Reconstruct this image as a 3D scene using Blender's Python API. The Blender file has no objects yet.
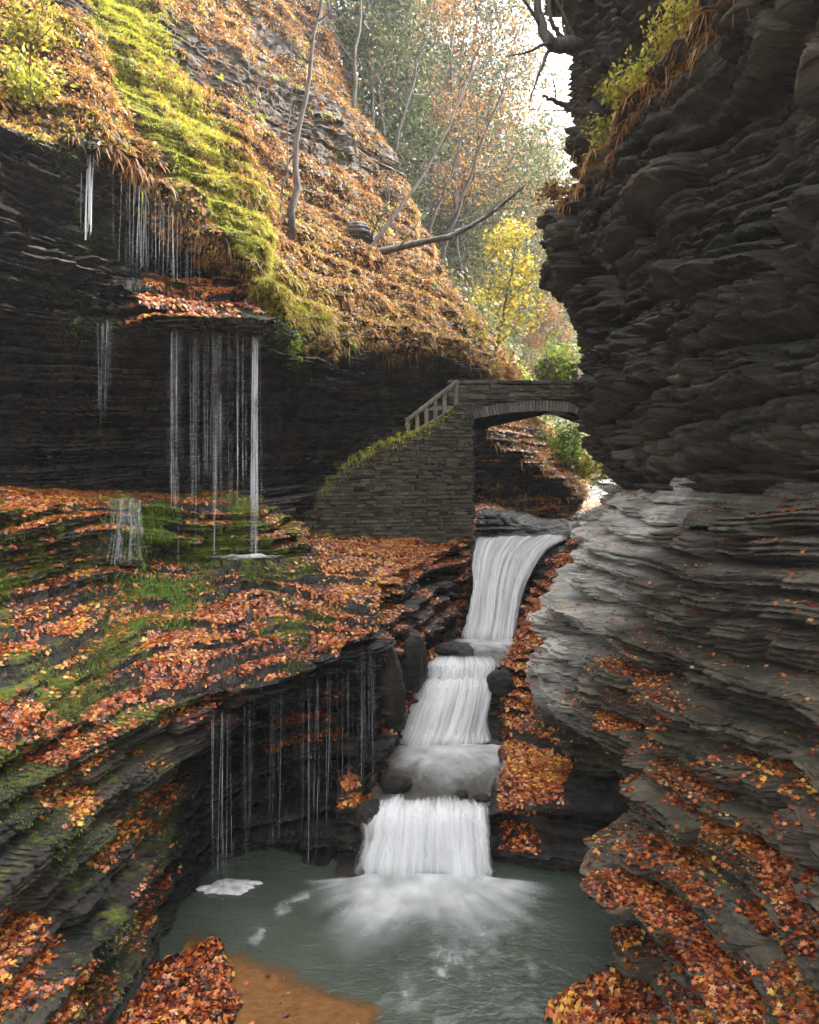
import bpy, math, random
import numpy as np

# ------------------------------------------------------------------ camera, world, sun, exposure
scene = bpy.context.scene
COL = scene.collection
F, CX, HY, H = 720.0, 409.5, 470.0, 7.0          # focal length in pixels, principal point, eye height (m over the pool)
cd = bpy.data.cameras.new('camera')
cam = bpy.data.objects.new('camera', cd); COL.objects.link(cam)
cam.location = (0, 0, H); cam.rotation_euler = (math.radians(90), 0, 0)
cd.sensor_fit = 'VERTICAL'; cd.sensor_height = 36.0; cd.lens = 36.0 * F / 1024.0
cd.shift_y = -(512.0 - HY) / 1024.0
cd.clip_start = 0.1; cd.clip_end = 2000
scene.camera = cam

SUN_EL, SUN_AZ = math.radians(50), math.radians(62)   # azimuth from +Y (into the picture) towards +X (right)
w = bpy.data.worlds.new('World'); scene.world = w; w.use_nodes = True
nt = w.node_tree; nt.nodes.clear()
sky = nt.nodes.new('ShaderNodeTexSky'); sky.sky_type = 'NISHITA'; sky.sun_disc = False
sky.sun_elevation = SUN_EL; sky.sun_rotation = SUN_AZ
sky.air_density = 1.0; sky.dust_density = 6.0; sky.ozone_density = 0.5
hsv = nt.nodes.new('ShaderNodeHueSaturation'); hsv.inputs['Saturation'].default_value = 0.12
hsv.inputs['Value'].default_value = 1.0
bg = nt.nodes.new('ShaderNodeBackground'); bg.inputs['Strength'].default_value = 0.15
wo = nt.nodes.new('ShaderNodeOutputWorld')
nt.links.new(sky.outputs['Color'], hsv.inputs['Color'])
nt.links.new(hsv.outputs['Color'], bg.inputs['Color'])
nt.links.new(bg.outputs['Background'], wo.inputs['Surface'])

sl = bpy.data.lights.new('sun', 'SUN'); sl.energy = 1.4; sl.angle = math.radians(8); sl.color = (1.0, 0.93, 0.82)
sun = bpy.data.objects.new('sun', sl); COL.objects.link(sun)
sun.rotation_euler = (math.radians(90) - SUN_EL, 0, -SUN_AZ + math.pi)
from mathutils import Vector
sd = Vector((math.cos(SUN_EL)*math.sin(SUN_AZ), math.cos(SUN_EL)*math.cos(SUN_AZ), math.sin(SUN_EL)))
sun.rotation_euler = sd.to_track_quat('Z', 'Y').to_euler()

vs = scene.view_settings
vs.view_transform = 'Standard'; vs.look = 'None'; vs.gamma = 1.0; vs.use_curve_mapping = False
vs.exposure = 2.75
cy = scene.cycles
cy.use_denoising = True
cy.max_bounces = 8; cy.diffuse_bounces = 4; cy.glossy_bounces = 3; cy.transmission_bounces = 4
cy.transparent_max_bounces = 24; cy.volume_bounces = 0
cy.caustics_reflective = False; cy.caustics_refractive = False
cy.sample_clamp_indirect = 6.0

rng = np.random.default_rng(11)

# ------------------------------------------------------------------ numeric helpers
def px(P):
    d = np.maximum(P[..., 1], 0.05)
    return np.stack([CX + P[..., 0]/d*F, HY - (P[..., 2]-H)/d*F], -1)
def at(x, y, d):
    return np.array([(x-CX)*d/F, d, H-(y-HY)*d/F])
def inframe(P, m=60):
    q = px(P)
    return (P[..., 1] > .3) & (q[..., 0] > -m) & (q[..., 0] < 819+m) & (q[..., 1] > -m) & (q[..., 1] < 1024+m)
def hsh(a, b, c, s=0):
    h = (a.astype(np.int64)*374761393 + b.astype(np.int64)*668265263 + c.astype(np.int64)*2147483647 + s*974711) & 0xffffffff
    h = ((h ^ (h >> 13))*1274126177) & 0xffffffff
    h = ((h ^ (h >> 16))*2246822519) & 0xffffffff
    return ((h ^ (h >> 13)) & 0xffffff)/float(0xffffff)
def vnoise(P, s=0):
    sh = P.shape[:-1]; Q = P.reshape(-1, 3)
    i = np.floor(Q); f = Q-i; i = i.astype(np.int64); f = f*f*(3-2*f)
    r = 0
    for a in (0, 1):
        wx = f[:, 0] if a else 1-f[:, 0]
        for b in (0, 1):
            wy = f[:, 1] if b else 1-f[:, 1]
            for c in (0, 1):
                wz = f[:, 2] if c else 1-f[:, 2]
                r = r + wx*wy*wz*hsh(i[:, 0]+a, i[:, 1]+b, i[:, 2]+c, s)
    return (r*2-1).reshape(sh)
def fbm(P, sc, o=3, s=0):
    sc = np.array(sc, float)*np.ones(3); r = 0; a = 1.0; t = 0
    for k in range(o):
        r = r + a*vnoise(P*sc*(2.03**k)+k*17.3, s+k*31); t += a; a *= .5
    return r/t
def sstep(a, b, x):
    t = np.clip((x-a)/(b-a), 0, 1); return t*t*(3-2*t)
def cr(C, t):
    """Catmull-Rom (soft) through C along axis 0 at parameters t."""
    n = C.shape[0]; i = np.clip(np.floor(t).astype(int), 0, n-2); f = (t-i)
    f = f.reshape((-1,)+(1,)*(C.ndim-1))
    g = lambda k: C[np.clip(k, 0, n-1)]
    p0, p1, p2, p3 = g(i-1), g(i), g(i+1), g(i+2)
    m1, m2 = (p2-p0)*.42, (p3-p1)*.42
    return (2*f**3-3*f**2+1)*p1+(f**3-2*f**2+f)*m1+(-2*f**3+3*f**2)*p2+(f**3-f**2)*m2
def params(C, target, cap):
    """Parameters along axis 0 spaced evenly in what the camera resolves (px), dense in view."""
    n = C.shape[0]; ts = np.linspace(0, n-1, (n-1)*10+1)
    E = cr(C, ts)
    L = np.linalg.norm(np.diff(E, axis=0), axis=-1); M = (E[1:]+E[:-1])/2
    d = np.maximum(np.linalg.norm(M-np.array([0, 0, H]), axis=-1), 3.0)
    wt = np.where(inframe(M, 80), 1.0, .12)
    s = (L/d*F*wt).mean(axis=1)*.5+(L/d*F*wt).max(axis=1)*.5+1e-3
    c = np.concatenate([[0], np.cumsum(s)]); N = int(np.clip(c[-1]/target, 8, cap))
    return np.interp(np.linspace(0, c[-1], N), c, ts)
def loft(ctrl, target=1.7, cu=620, cv=620):
    C = np.array(ctrl, float)
    U = params(C, target, cu); V = params(np.swapaxes(C, 0, 1), target, cv)
    G = cr(C, U); G = np.swapaxes(cr(np.swapaxes(G, 0, 1), V), 0, 1)
    return G, U, V
def gnormals(G, flip):
    du = np.gradient(G, axis=0); dv = np.gradient(G, axis=1)
    n = np.cross(du, dv); n /= np.maximum(np.linalg.norm(n, axis=-1, keepdims=True), 1e-9)
    return -n if flip else n
def autoflip(G):
    n = gnormals(G, False); v = np.array([0, 0, H])-G
    wt = 1/np.maximum((v**2).sum(-1), 1)*inframe(G, 0)
    return ((n*v).sum(-1)*wt).sum() < 0
def blur2(A, k):
    for _ in range(k):
        A = A.copy()
        A[1:-1] = (A[:-2]+2*A[1:-1]+A[2:])/4
        A[:, 1:-1] = (A[:, :-2]+2*A[:, 1:-1]+A[:, 2:])/4
    return A
def bounds(seed, lo, hi, z0=-3, z1=60):
    r = np.random.default_rng(seed); t = lo*(hi/lo)**r.random(int((z1-z0)/lo)+4)
    return z0+np.concatenate([[0], np.cumsum(t)])
def strata(G, flip, seed=1, big=(.22, .6), small=(.05, .13), A=.22, a=.06, terr=.85, lump=.12, dip=(0.0, 0.0), joint=(.5, 1.8), crack=.06, wob=.10, flat=(1.0, .97), rise=.6, under=.0):
    """Turn a smooth base sheet into bedded shale: terraces on slopes, blocks and notches on faces."""
    N = gnormals(blur2(G, 6), flip); N = blur2(N, 4); N /= np.maximum(np.linalg.norm(N, axis=-1, keepdims=True), 1e-9)
    S = np.concatenate([[0], np.cumsum(np.linalg.norm(np.diff(G[..., :2], axis=0), axis=-1).mean(axis=1))])[:, None]*np.ones(G.shape[:2])
    hd = N.copy(); hd[..., 2] = 0
    hl = np.linalg.norm(hd, axis=-1); hd /= np.maximum(hl, 1e-6)[..., None]
    nz = N[..., 2]; P = G.copy()
    P += N*(fbm(G, .7, 3, seed)*lump)[..., None]
    for lv, (lo, hi), amp, cr_ in ((0, big, A, crack), (1, small, a, crack*.5), (2, (small[0]*.5, small[1]*.5), a*.45, crack*.2)):
        B = bounds(seed+lv, lo, hi)
        zl = P[..., 2]-dip[0]*P[..., 0]-dip[1]*P[..., 1]+wob*fbm(P, (.35, .35, .2), 2, seed+3)
        k = np.clip(np.searchsorted(B, zl)-1, 0, len(B)-2); th = B[k+1]-B[k]; t = (zl-B[k])/th
        wz = sstep(.68, .85, nz)*sstep(flat[0], flat[1], nz)*terr*(1 if lv < 2 else .4)
        wh = sstep(.08, .3, nz)*sstep(.88, .7, nz)*terr*(1, .4, .1)[lv]
        dz = (B[k]+th*sstep(rise, .98, t)-zl)*wz
        Lk = joint[0]*(joint[1]/joint[0])**hsh(k, k*0+lv, k*0, seed+5)*(1, .6, .4)[lv]
        sb = S/Lk+hsh(k, k*0, k*0+lv, seed+6)*9+.35*vnoise(P*np.array([.8, .8, 2.5]), seed+8)
        b = np.floor(sb); ft = sb-b
        r1 = hsh(k, k*0, k*0, seed+7)-.5; r2 = hsh(k, b, k*0, seed+9)-.5
        jd = np.minimum(ft, 1-ft)*Lk
        near = np.clip(np.linalg.norm(G-np.array([0, 0, H]), axis=-1)/12, .7, 1.6)
        dh = amp*(r1*.9+r2*.9)-cr_*np.exp(-(np.minimum(t, 1-t)*th/.034)**2)-cr_*.8*np.exp(-(jd/(.03*near))**2)
        if under: dh -= (under, under*.35, 0)[lv]*sstep(.42, .05, t)*(.4+1.2*hsh(k, np.floor(b*.5), k*0+5, seed+15))
        dh += amp*1.1*(hsh(k, b, k*0+3, seed+13)-.42)*(t-.5)
        dh = np.where(hl > .2, dh, dh)+wh*th*np.clip(nz/np.maximum(hl, .3), 0, 1.8)*(np.minimum(t/.82, (1-t)/.18)-.5)/np.clip(hl*1.3, .3, 1)
        P = P+hd*(dh*np.clip(hl*1.3, 0, 1))[..., None]
        P[..., 2] += dz
    P += N*(fbm(P, 7.0, 3, seed+11)*.03)[..., None]
    return P

# ------------------------------------------------------------------ mesh + object helpers
def mesh_np(name, V, faces, mat=None, attrs=None, smooth=True, uv=None, parent=None):
    """faces: list of int arrays (n,3)/(n,4)."""
    me = bpy.data.meshes.new(name); V = np.ascontiguousarray(V, np.float32).reshape(-1, 3)
    faces = [np.asarray(f, np.int32) for f in faces if len(f)]
    tot = np.concatenate([np.full(len(f), f.shape[1], np.int32) for f in faces])
    idx = np.concatenate([f.ravel() for f in faces])
    me.vertices.add(len(V)); me.vertices.foreach_set('co', V.ravel())
    me.loops.add(len(idx)); me.loops.foreach_set('vertex_index', idx)
    me.polygons.add(len(tot)); st = np.concatenate([[0], np.cumsum(tot)[:-1]]).astype(np.int32)
    me.polygons.foreach_set('loop_start', st); me.polygons.foreach_set('loop_total', tot)
    me.polygons.foreach_set('use_smooth', np.full(len(tot), smooth))
    for k, v in (attrs or {}).items():
        at_ = me.attributes.new(k, 'FLOAT', 'POINT'); at_.data.foreach_set('value', np.ascontiguousarray(v, np.float32).ravel())
    if uv is not None:
        l = me.uv_layers.new(name='UVMap'); l.data.foreach_set('uv', np.ascontiguousarray(uv.reshape(-1, 2)[idx], np.float32).ravel())
    me.update(calc_edges=True)
    if mat: me.materials.append(mat)
    o = bpy.data.objects.new(name, me); COL.objects.link(o)
    if parent is not None: o.parent = parent
    return o
def gfaces(nu, nv, flip=False, off=0):
    i = np.arange(nu*nv).reshape(nu, nv)+off
    q = np.stack([i[:-1, :-1], i[1:, :-1], i[1:, 1:], i[:-1, 1:]], -1).reshape(-1, 4)
    return q[:, ::-1] if flip else q
def grid_obj(name, P, flip, mat, attrs=None, uv=None, smooth=True):
    return mesh_np(name, P, [gfaces(P.shape[0], P.shape[1], flip)], mat, attrs, smooth, uv)
def tag(o, label=None, cat=None, group=None, kind=None):
    if label: o['label'] = label
    if cat: o['category'] = cat
    if group: o['group'] = group
    if kind: o['kind'] = kind
    return o
def empty(name, loc=(0, 0, 0)):
    o = bpy.data.objects.new(name, None); COL.objects.link(o); o.location = loc; o.empty_display_size = .2
    return o
def tube(path, rad, seg=8, seed=0, rough=.0):
    """Tapered tube along a path; returns verts, quads."""
    P = np.array(path, float); n = len(P); R = np.ones(n)*np.array(rad, float)
    T = np.gradient(P, axis=0); T /= np.maximum(np.linalg.norm(T, axis=1, keepdims=True), 1e-9)
    up = np.where(np.abs(T[:, 2:3]) > .9, np.array([[1., 0, 0]]), np.array([[0., 0, 1]]))
    A = np.cross(T, up); A /= np.linalg.norm(A, axis=1, keepdims=True)
    Bv = np.cross(T, A)
    an = np.linspace(0, 2*math.pi, seg, endpoint=False)
    r = R[:, None]*(1+rough*(np.random.default_rng(seed).random((n, seg))-.5))
    V = P[:, None]+A[:, None]*(np.cos(an)*r)[..., None]+Bv[:, None]*(np.sin(an)*r)[..., None]
    i = np.arange(n*seg).reshape(n, seg); j = np.roll(i, -1, axis=1)
    f = np.stack([i[:-1], j[:-1], j[1:], i[1:]], -1).reshape(-1, 4)
    V = np.concatenate([V.reshape(-1, 3), P[:1], P[-1:]]); c0, c1 = n*seg, n*seg+1
    f3 = np.concatenate([np.stack([j[0], i[0], np.full(seg, c0)], -1), np.stack([i[-1], j[-1], np.full(seg, c1)], -1)])
    return V, f, f3
class MB:
    """Collects pieces that belong to one part."""
    def __init__(s): s.V = []; s.Q = []; s.T = []; s.n = 0; s.A = {}
    def add(s, V, Q=None, T=None, **attrs):
        V = np.asarray(V, float).reshape(-1, 3)
        if Q is not None and len(Q): s.Q.append(np.asarray(Q)+s.n)
        if T is not None and len(T): s.T.append(np.asarray(T)+s.n)
        s.V.append(V); s.n += len(V)
        for k, v in attrs.items(): s.A.setdefault(k, []).append(np.ones(len(V))*v)
    def tube(s, *a, **k):
        at_ = {q: k.pop(q) for q in list(k) if q in ('rnd',)}
        V, Q, T = tube(*a, **k); s.add(V, Q, T, **at_)
    def box(s, c, d, ax=None, jit=0, r=None, **attrs):
        """rounded-edge block: centre c, half sizes d, axes ax (3x3 rows)."""
        b = min(d)*.25; out = []
        for zz, e in ((-1, b), (-1+b/d[2], 0), (1-b/d[2], 0), (1, b)):
            for sx, sy in ((-1, -1), (1, -1), (1, 1), (-1, 1)):
                out.append((sx*(d[0]-e), sy*(d[1]-e), zz*d[2]))
        V = np.array(out)
        if jit: V += (r.random(V.shape)-.5)*jit
        if ax is not None: V = V@np.array(ax)
        i = np.arange(16).reshape(4, 4); j = np.roll(i, -1, 1)
        Q = np.concatenate([np.stack([i[:-1], j[:-1], j[1:], i[1:]], -1).reshape(-1, 4), [[3, 2, 1, 0]], [[12, 13, 14, 15]]])
        s.add(V+np.array(c), Q, **attrs)
    def build(s, name, mat, parent=None, smooth=True):
        A = {k: np.concatenate(v) for k, v in s.A.items()}
        f = ([np.concatenate(s.Q)] if s.Q else [])+([np.concatenate(s.T)] if s.T else [])
        return mesh_np(name, np.concatenate(s.V), f, mat, A, smooth, parent=parent)

# ------------------------------------------------------------------ materials
class NB:
    def __init__(s, name):
        s.m = bpy.data.materials.new(name); s.m.use_nodes = True; s.t = s.m.node_tree; s.t.nodes.clear()
        s.out = s.t.nodes.new('ShaderNodeOutputMaterial')
    def n(s, typ, **k):
        o = s.t.nodes.new('ShaderNode'+typ)
        for a, v in k.items():
            if a.startswith('i_'):
                key = a[2:]; key = int(key) if key.isdigit() else key.replace('_', ' ')
                s.set(o.inputs[key], v)
            else: setattr(o, a, v)
        return o
    def set(s, inp, v):
        if hasattr(v, 'is_output'): s.t.links.new(v, inp)
        else: inp.default_value = v
    def math(s, op, a, b=0.0, c=None, clamp=False):
        o = s.n('Math', operation=op, use_clamp=clamp); s.set(o.inputs[0], a); s.set(o.inputs[1], b)
        if c is not None: s.set(o.inputs[2], c)
        return o.outputs[0]
    def coord(s, scale=(1, 1, 1), uv=False):
        tc = s.n('TexCoord'); mp = s.n('Mapping'); mp.inputs['Scale'].default_value = scale
        s.t.links.new(tc.outputs['UV' if uv else 'Object'], mp.inputs['Vector']); return mp.outputs[0]
    def noise(s, scale, detail=4, rough=.55, sc3=(1, 1, 1), uv=False, dist=0):
        o = s.n('TexNoise'); s.t.links.new(s.coord(sc3, uv), o.inputs['Vector'])
        o.inputs['Scale'].default_value = scale; o.inputs['Detail'].default_value = detail
        o.inputs['Roughness'].default_value = rough; o.inputs['Distortion'].default_value = dist
        return o.outputs['Fac']
    def ramp(s, fac, stops, interp='LINEAR'):
        o = s.n('ValToRGB'); o.color_ramp.interpolation = interp; e = o.color_ramp.elements
        while len(e) < len(stops): e.new(.5)
        for k, (p, c) in enumerate(stops):
            e[k].position = p; e[k].color = (c, c, c, 1) if not hasattr(c, '__len__') else tuple(c)+(1,)
        s.set(o.inputs['Fac'], fac); return o.outputs['Color']
    def mix(s, fac, a, b, typ='MIX'):
        o = s.n('Mix', data_type='RGBA', blend_type=typ); s.set(o.inputs['Factor'], fac)
        s.set(o.inputs[6], a if hasattr(a, 'is_output') else tuple(a)+(1,)); s.set(o.inputs[7], b if hasattr(b, 'is_output') else tuple(b)+(1,))
        return o.outputs[2]
    def attr(s, name):
        return s.n('Attribute', attribute_name=name).outputs['Fac']
    def bump(s, h, strength=.5, dist=.02, normal=None):
        o = s.n('Bump'); o.inputs['Strength'].default_value = strength; o.inputs['Distance'].default_value = dist
        s.set(o.inputs['Height'], h)
        if normal is not None: s.set(o.inputs['Normal'], normal)
        return o.outputs['Normal']
    def bsdf(s, **k):
        o = s.n('BsdfPrincipled')
        for a, v in k.items():
            inp = o.inputs[a.replace('_', ' ')]
            if isinstance(v, tuple) and len(v) == 3: v = v+(1,)
            s.set(inp, v)
        return o
    def done(s, sh):
        s.t.links.new(sh.outputs[0] if hasattr(sh, 'outputs') else sh, s.out.inputs['Surface']); return s.m

def rock_mat(name, c0, c1, c2, rough=(.28, .85), moss=(.06, .085, .010), moss2=(.17, .18, .02)):
    """bedded shale; attributes: tone (dry/pale 0..1), moss (0..1)."""
    b = NB(name)
    band = b.noise(1.0, 5, .65, (.35, .35, 9)); fine = b.noise(9, 5, .7, (.5, .5, 2.2)); big = b.noise(.8, 3, .6)
    v = b.math('ADD', b.math('MULTIPLY', band, .55), b.math('ADD', b.math('MULTIPLY', fine, .35), b.math('MULTIPLY', big, .25)))
    dark = b.ramp(v, [(.42, c0), (.58, [p*.6+q*.4 for p, q in zip(c0, c1)]), (.72, c1)])
    pale = b.ramp(v, [(.34, [p*.42 for p in c2]), (.5, [p*.9 for p in c2]), (.68, [min(1, p*1.25) for p in c2])])
    tone = b.attr('tone')
    tn = b.math('ADD', tone, b.math('MULTIPLY', b.math('SUBTRACT', b.noise(2.3, 5, .7), .5), b.math('MULTIPLY', tone, 1.6)), clamp=True)
    col = b.mix(tn, dark, pale)
    line = b.ramp(b.noise(1.0, 4, .7, (.5, .5, 22)), [(.36, 1.0), (.46, 0.0)])
    col = b.mix(b.math('MULTIPLY', line, .75), col, [p*.5 for p in c0])
    col = b.mix(b.ramp(b.noise(14, 5, .8, (.6, .6, 3)), [(.56, 0.0), (.75, .55)]), col, [min(1, p*1.7) for p in c1])
    stain = b.ramp(b.noise(1.7, 4, .65, (1, 1, .5)), [(.5, 0.0), (.68, 1.0)])
    col = b.mix(b.math('MULTIPLY', stain, .4), col, (.105, .07, .042))
    nz = b.n('SeparateXYZ'); b.t.links.new(b.n('NewGeometry').outputs['Normal'], nz.inputs[0])
    mz = b.math('ADD', b.math('MULTIPLY', nz.outputs[2], .45), b.math('ADD', b.math('MULTIPLY', b.noise(3.2, 6, .75), 1.5), -1.35))
    mf = b.ramp(b.math('ADD', mz, b.math('MULTIPLY', b.attr('moss'), 1.05)), [(.38, 0.0), (.6, 1.0)])
    mcol = b.mix(b.ramp(b.noise(6, 4, .7), [(.35, 0.0), (.7, 1.0)]), moss, moss2)
    col = b.mix(mf, col, mcol)
    h = b.math('ADD', b.math('MULTIPLY', b.noise(1.0, 6, .7, (1.2, 1.2, 26)), .6), b.math('MULTIPLY', b.noise(22, 5, .75, (.7, .7, 1.5)), .5))
    r = b.math('ADD', b.ramp(b.noise(3, 4, .6), [(.35, rough[0]), (.65, rough[1])]), b.math('MULTIPLY', b.math('MAXIMUM', mf, tone), .3), clamp=True)
    return b.done(b.bsdf(Base_Color=col, Roughness=r, Normal=b.bump(h, 1.0, .06), Specular_IOR_Level=.32))

def leaf_mat(name, stops, trans=.25, rough=.55, interp='LINEAR', uvfade=False):
    b = NB(name)
    col = b.ramp(b.attr('rnd'), stops, interp)
    p = b.bsdf(Base_Color=col, Roughness=rough, Specular_IOR_Level=.45)
    t = b.n('BsdfTranslucent'); b.set(t.inputs['Color'], col)
    m = b.n('MixShader'); m.inputs[0].default_value = trans
    b.t.links.new(p.outputs[0], m.inputs[1]); b.t.links.new(t.outputs[0], m.inputs[2])
    return b.done(m)

M = {}
M['rock'] = rock_mat('wet_dark_shale', (.006, .006, .0062), (.072, .069, .062), (.19, .165, .125))
M['rock_wet'] = rock_mat('soaked_black_shale', (.003, .003, .0032), (.021, .0205, .019), (.17, .14, .10), rough=(.25, .8))
M['rock_grey'] = rock_mat('dry_grey_shale', (.012, .011, .009), (.17, .145, .10), (.52, .50, .45), rough=(.5, .85))
M['rock_hill'] = rock_mat('hillside_rock', (.012, .010, .009), (.075, .055, .038), (.14, .115, .09), rough=(.6, .9), moss2=(.24, .2, .03))
M['leaf'] = leaf_mat('fallen_leaf', [(0, (.022, .007, .004)), (.25, (.12, .02, .007)), (.5, (.34, .058, .011)), (.74, (.58, .16, .026)), (.9, (.55, .27, .13)), (1, (.72, .40, .06))], .12, .36)
M['leaf_pink'] = leaf_mat('faded_wet_leaf', [(0, (.05, .014, .01)), (.3, (.19, .045, .03)), (.6, (.38, .13, .085)), (.85, (.45, .22, .16)), (1, (.55, .3, .12))], .12, .4)
M['fern'] = leaf_mat('dry_fern', [(0, (.06, .025, .01)), (.22, (.22, .085, .022)), (.45, (.38, .17, .045)), (.72, (.52, .31, .10)), (1, (.55, .44, .13))], .3, .6)
M['grass'] = leaf_mat('yellow_green_grass', [(0, (.12, .14, .012)), (.35, (.34, .35, .03)), (.7, (.56, .53, .06)), (1, (.62, .45, .10))], .35, .55)
M['moss_blade'] = leaf_mat('moss_tuft', [(0, (.03, .05, .005)), (.5, (.11, .15, .012)), (.85, (.22, .25, .022)), (1, (.26, .36, .03))], .2, .7)
M['yellow_leaf'] = leaf_mat('yellow_foliage', [(0, (.16, .16, .02)), (.4, (.42, .38, .05)), (.8, (.62, .52, .08)), (1, (.6, .33, .06))], .4, .5)
M['green_leaf'] = leaf_mat('bright_green_foliage', [(0, (.05, .11, .012)), (.5, (.16, .27, .025)), (1, (.36, .42, .06))], .4, .5)
M['needle'] = leaf_mat('hemlock_needles', [(0, (.022, .036, .012)), (.5, (.06, .085, .028)), (1, (.14, .16, .055))], .3, .6)
M['pale_leaf'] = leaf_mat('thin_autumn_foliage', [(0, (.045, .075, .025)), (.45, (.12, .15, .05)), (.8, (.28, .22, .08)), (1, (.36, .17, .06))], .4, .6)
M['rust_leaf'] = leaf_mat('rust_foliage', [(0, (.12, .045, .015)), (.5, (.34, .15, .045)), (1, (.5, .3, .09))], .35, .6)
def bark_mat():
    b = NB('bark'); v = b.noise(6, 5, .7, (1, 1, .25))
    c = b.ramp(v, [(.3, (.03, .024, .02)), (.6, (.12, .1, .085)), (.8, (.22, .2, .18))])
    return b.done(b.bsdf(Base_Color=c, Roughness=.85, Normal=b.bump(v, .8, .03)))
M['bark'] = bark_mat()
def stone_mat(name, c0, c1):
    b = NB(name); v = b.noise(4, 5, .7); r = b.attr('rnd')
    c = b.ramp(b.math('ADD', b.math('MULTIPLY', v, .6), b.math('MULTIPLY', r, .45)), [(.25, c0), (.75, c1)])
    nz = b.n('SeparateXYZ'); b.t.links.new(b.n('NewGeometry').outputs['Normal'], nz.inputs[0])
    mf = b.ramp(b.math('ADD', b.math('MULTIPLY', nz.outputs[2], .22), b.noise(1.6, 5, .7)), [(.44, 0.0), (.62, 1.0)])
    c = b.mix(b.math('MULTIPLY', mf, .42), c, (.10, .08, .022))
    return b.done(b.bsdf(Base_Color=c, Roughness=.8, Normal=b.bump(b.noise(25, 4, .7), .6, .02)))
M['stone'] = stone_mat('wall_stone', (.009, .0085, .007), (.125, .112, .085))
M['stone_core'] = stone_mat('wall_mortar', (.012, .012, .011), (.04, .04, .036))
M['stone_pale'] = stone_mat('bridge_stone', (.04, .037, .03), (.22, .2, .165))
def wood_mat():
    b = NB('weathered_rail'); v = b.noise(8, 4, .7, (1, 1, .3))
    return b.done(b.bsdf(Base_Color=b.ramp(v, [(.3, (.07, .06, .045)), (.7, (.26, .23, .18))]), Roughness=.8, Normal=b.bump(v, .4, .01)))
M['wood'] = wood_mat()

def pool_mat():
    b = NB('pool_water')
    h = b.math('ADD', b.math('MULTIPLY', b.noise(2.2, 3, .5, (1, 1.6, 1), dist=.6), .6), b.math('MULTIPLY', b.noise(9, 3, .5, (1, 1.5, 1), dist=.8), .25))
    c = b.ramp(b.noise(.5, 2, .5), [(.35, (.046, .058, .044)), (.7, (.078, .092, .07))])
    return b.done(b.bsdf(Base_Color=c, Roughness=.09, IOR=1.33, Specular_IOR_Level=.5, Normal=b.bump(h, .5, .12)))
M['pool'] = pool_mat()
def stream_mat():
    b = NB('stream_water')
    v = b.noise(1.0, 5, .65, (4.5, 1.6, 1), dist=.5)
    c = b.ramp(v, [(.3, (.05, .036, .024)), (.55, (.09, .088, .075)), (.8, (.2, .2, .19))])
    return b.done(b.bsdf(Base_Color=c, Roughness=.12, IOR=1.33, Normal=b.bump(b.noise(5, 3, .5, (1.5, .6, 1)), .4, .06)))
M['stream'] = stream_mat()
def white_mat(name, su, sv, lo, hi, op=1.0, col=(.9, .905, .91), rough=.5):
    """silky long-exposure water: white strands with gaps; attribute dens scales how closed it is."""
    b = NB(name)
    n1 = b.noise(1.0, 4, .6, (su, sv, 1), uv=True); n2 = b.noise(1.0, 3, .6, (su*.23, sv*.8, 1), uv=True)
    v = b.math('ADD', b.math('MULTIPLY', n1, .6), b.math('MULTIPLY', n2, .4))
    v = b.math('ADD', v, b.math('SUBTRACT', b.attr('dens'), .5))
    a = b.math('MULTIPLY', b.math('MULTIPLY', b.ramp(v, [(lo, 0.0), (hi, 1.0)]), op), b.attr('fade'))
    d = b.n('BsdfDiffuse'); b.set(d.inputs['Color'], col+(1,))
    t = b.n('BsdfTranslucent'); b.set(t.inputs['Color'], col+(1,))
    m = b.n('MixShader'); m.inputs[0].default_value = .4
    b.t.links.new(d.outputs[0], m.inputs[1]); b.t.links.new(t.outputs[0], m.inputs[2])
    tr = b.n('BsdfTransparent'); m2 = b.n('MixShader'); b.set(m2.inputs[0], a)
    b.t.links.new(tr.outputs[0], m2.inputs[1]); b.t.links.new(m.outputs[0], m2.inputs[2])
    return b.done(m2)
M['fall'] = white_mat('falling_water', 24, .9, .40, .70, .97, (.96, .96, .96))
M['foam'] = white_mat('foam', 24, 1.4, .32, .85, .92, (.96, .96, .96))
M['splash'] = white_mat('soft_splash', 12, 2.5, .25, .95, .62)
M['veil'] = white_mat('water_strand', 3, 3, .25, .8, .62)
def sand_mat():
    b = NB('wet_sand'); v = b.noise(5, 7, .8, (1, 1.6, 1))
    p = b.bsdf(Base_Color=b.ramp(v, [(.3, (.11, .048, .016)), (.7, (.27, .135, .05))]), Roughness=.12, Normal=b.bump(b.noise(7, 3, .6), .15, .03)); tr = b.n('BsdfTransparent'); m2 = b.n('MixShader'); b.set(m2.inputs[0], b.attr('fade')); b.t.links.new(tr.outputs[0], m2.inputs[1]); b.t.links.new(p.outputs[0], m2.inputs[2]); return b.done(m2)
M['sand'] = sand_mat()

# ------------------------------------------------------------------ TERRAIN sheets (control sections, metres)
GR = {}
def terrain(name, ctrl, mat, attrf, target=1.7, cu=620, cv=620, flip=None, **sk):
    G, U, V = loft(ctrl, target, cu, cv)
    fl = autoflip(G) if flip is None else flip
    P = strata(G, fl, **sk)
    N = gnormals(P, fl)
    A = attrf(P, N)
    o = grid_obj(name, P, fl, mat, {'tone': A[0], 'moss': A[1]}, smooth=False)
    tag(o, kind='structure')
    return P, N, o

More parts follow.
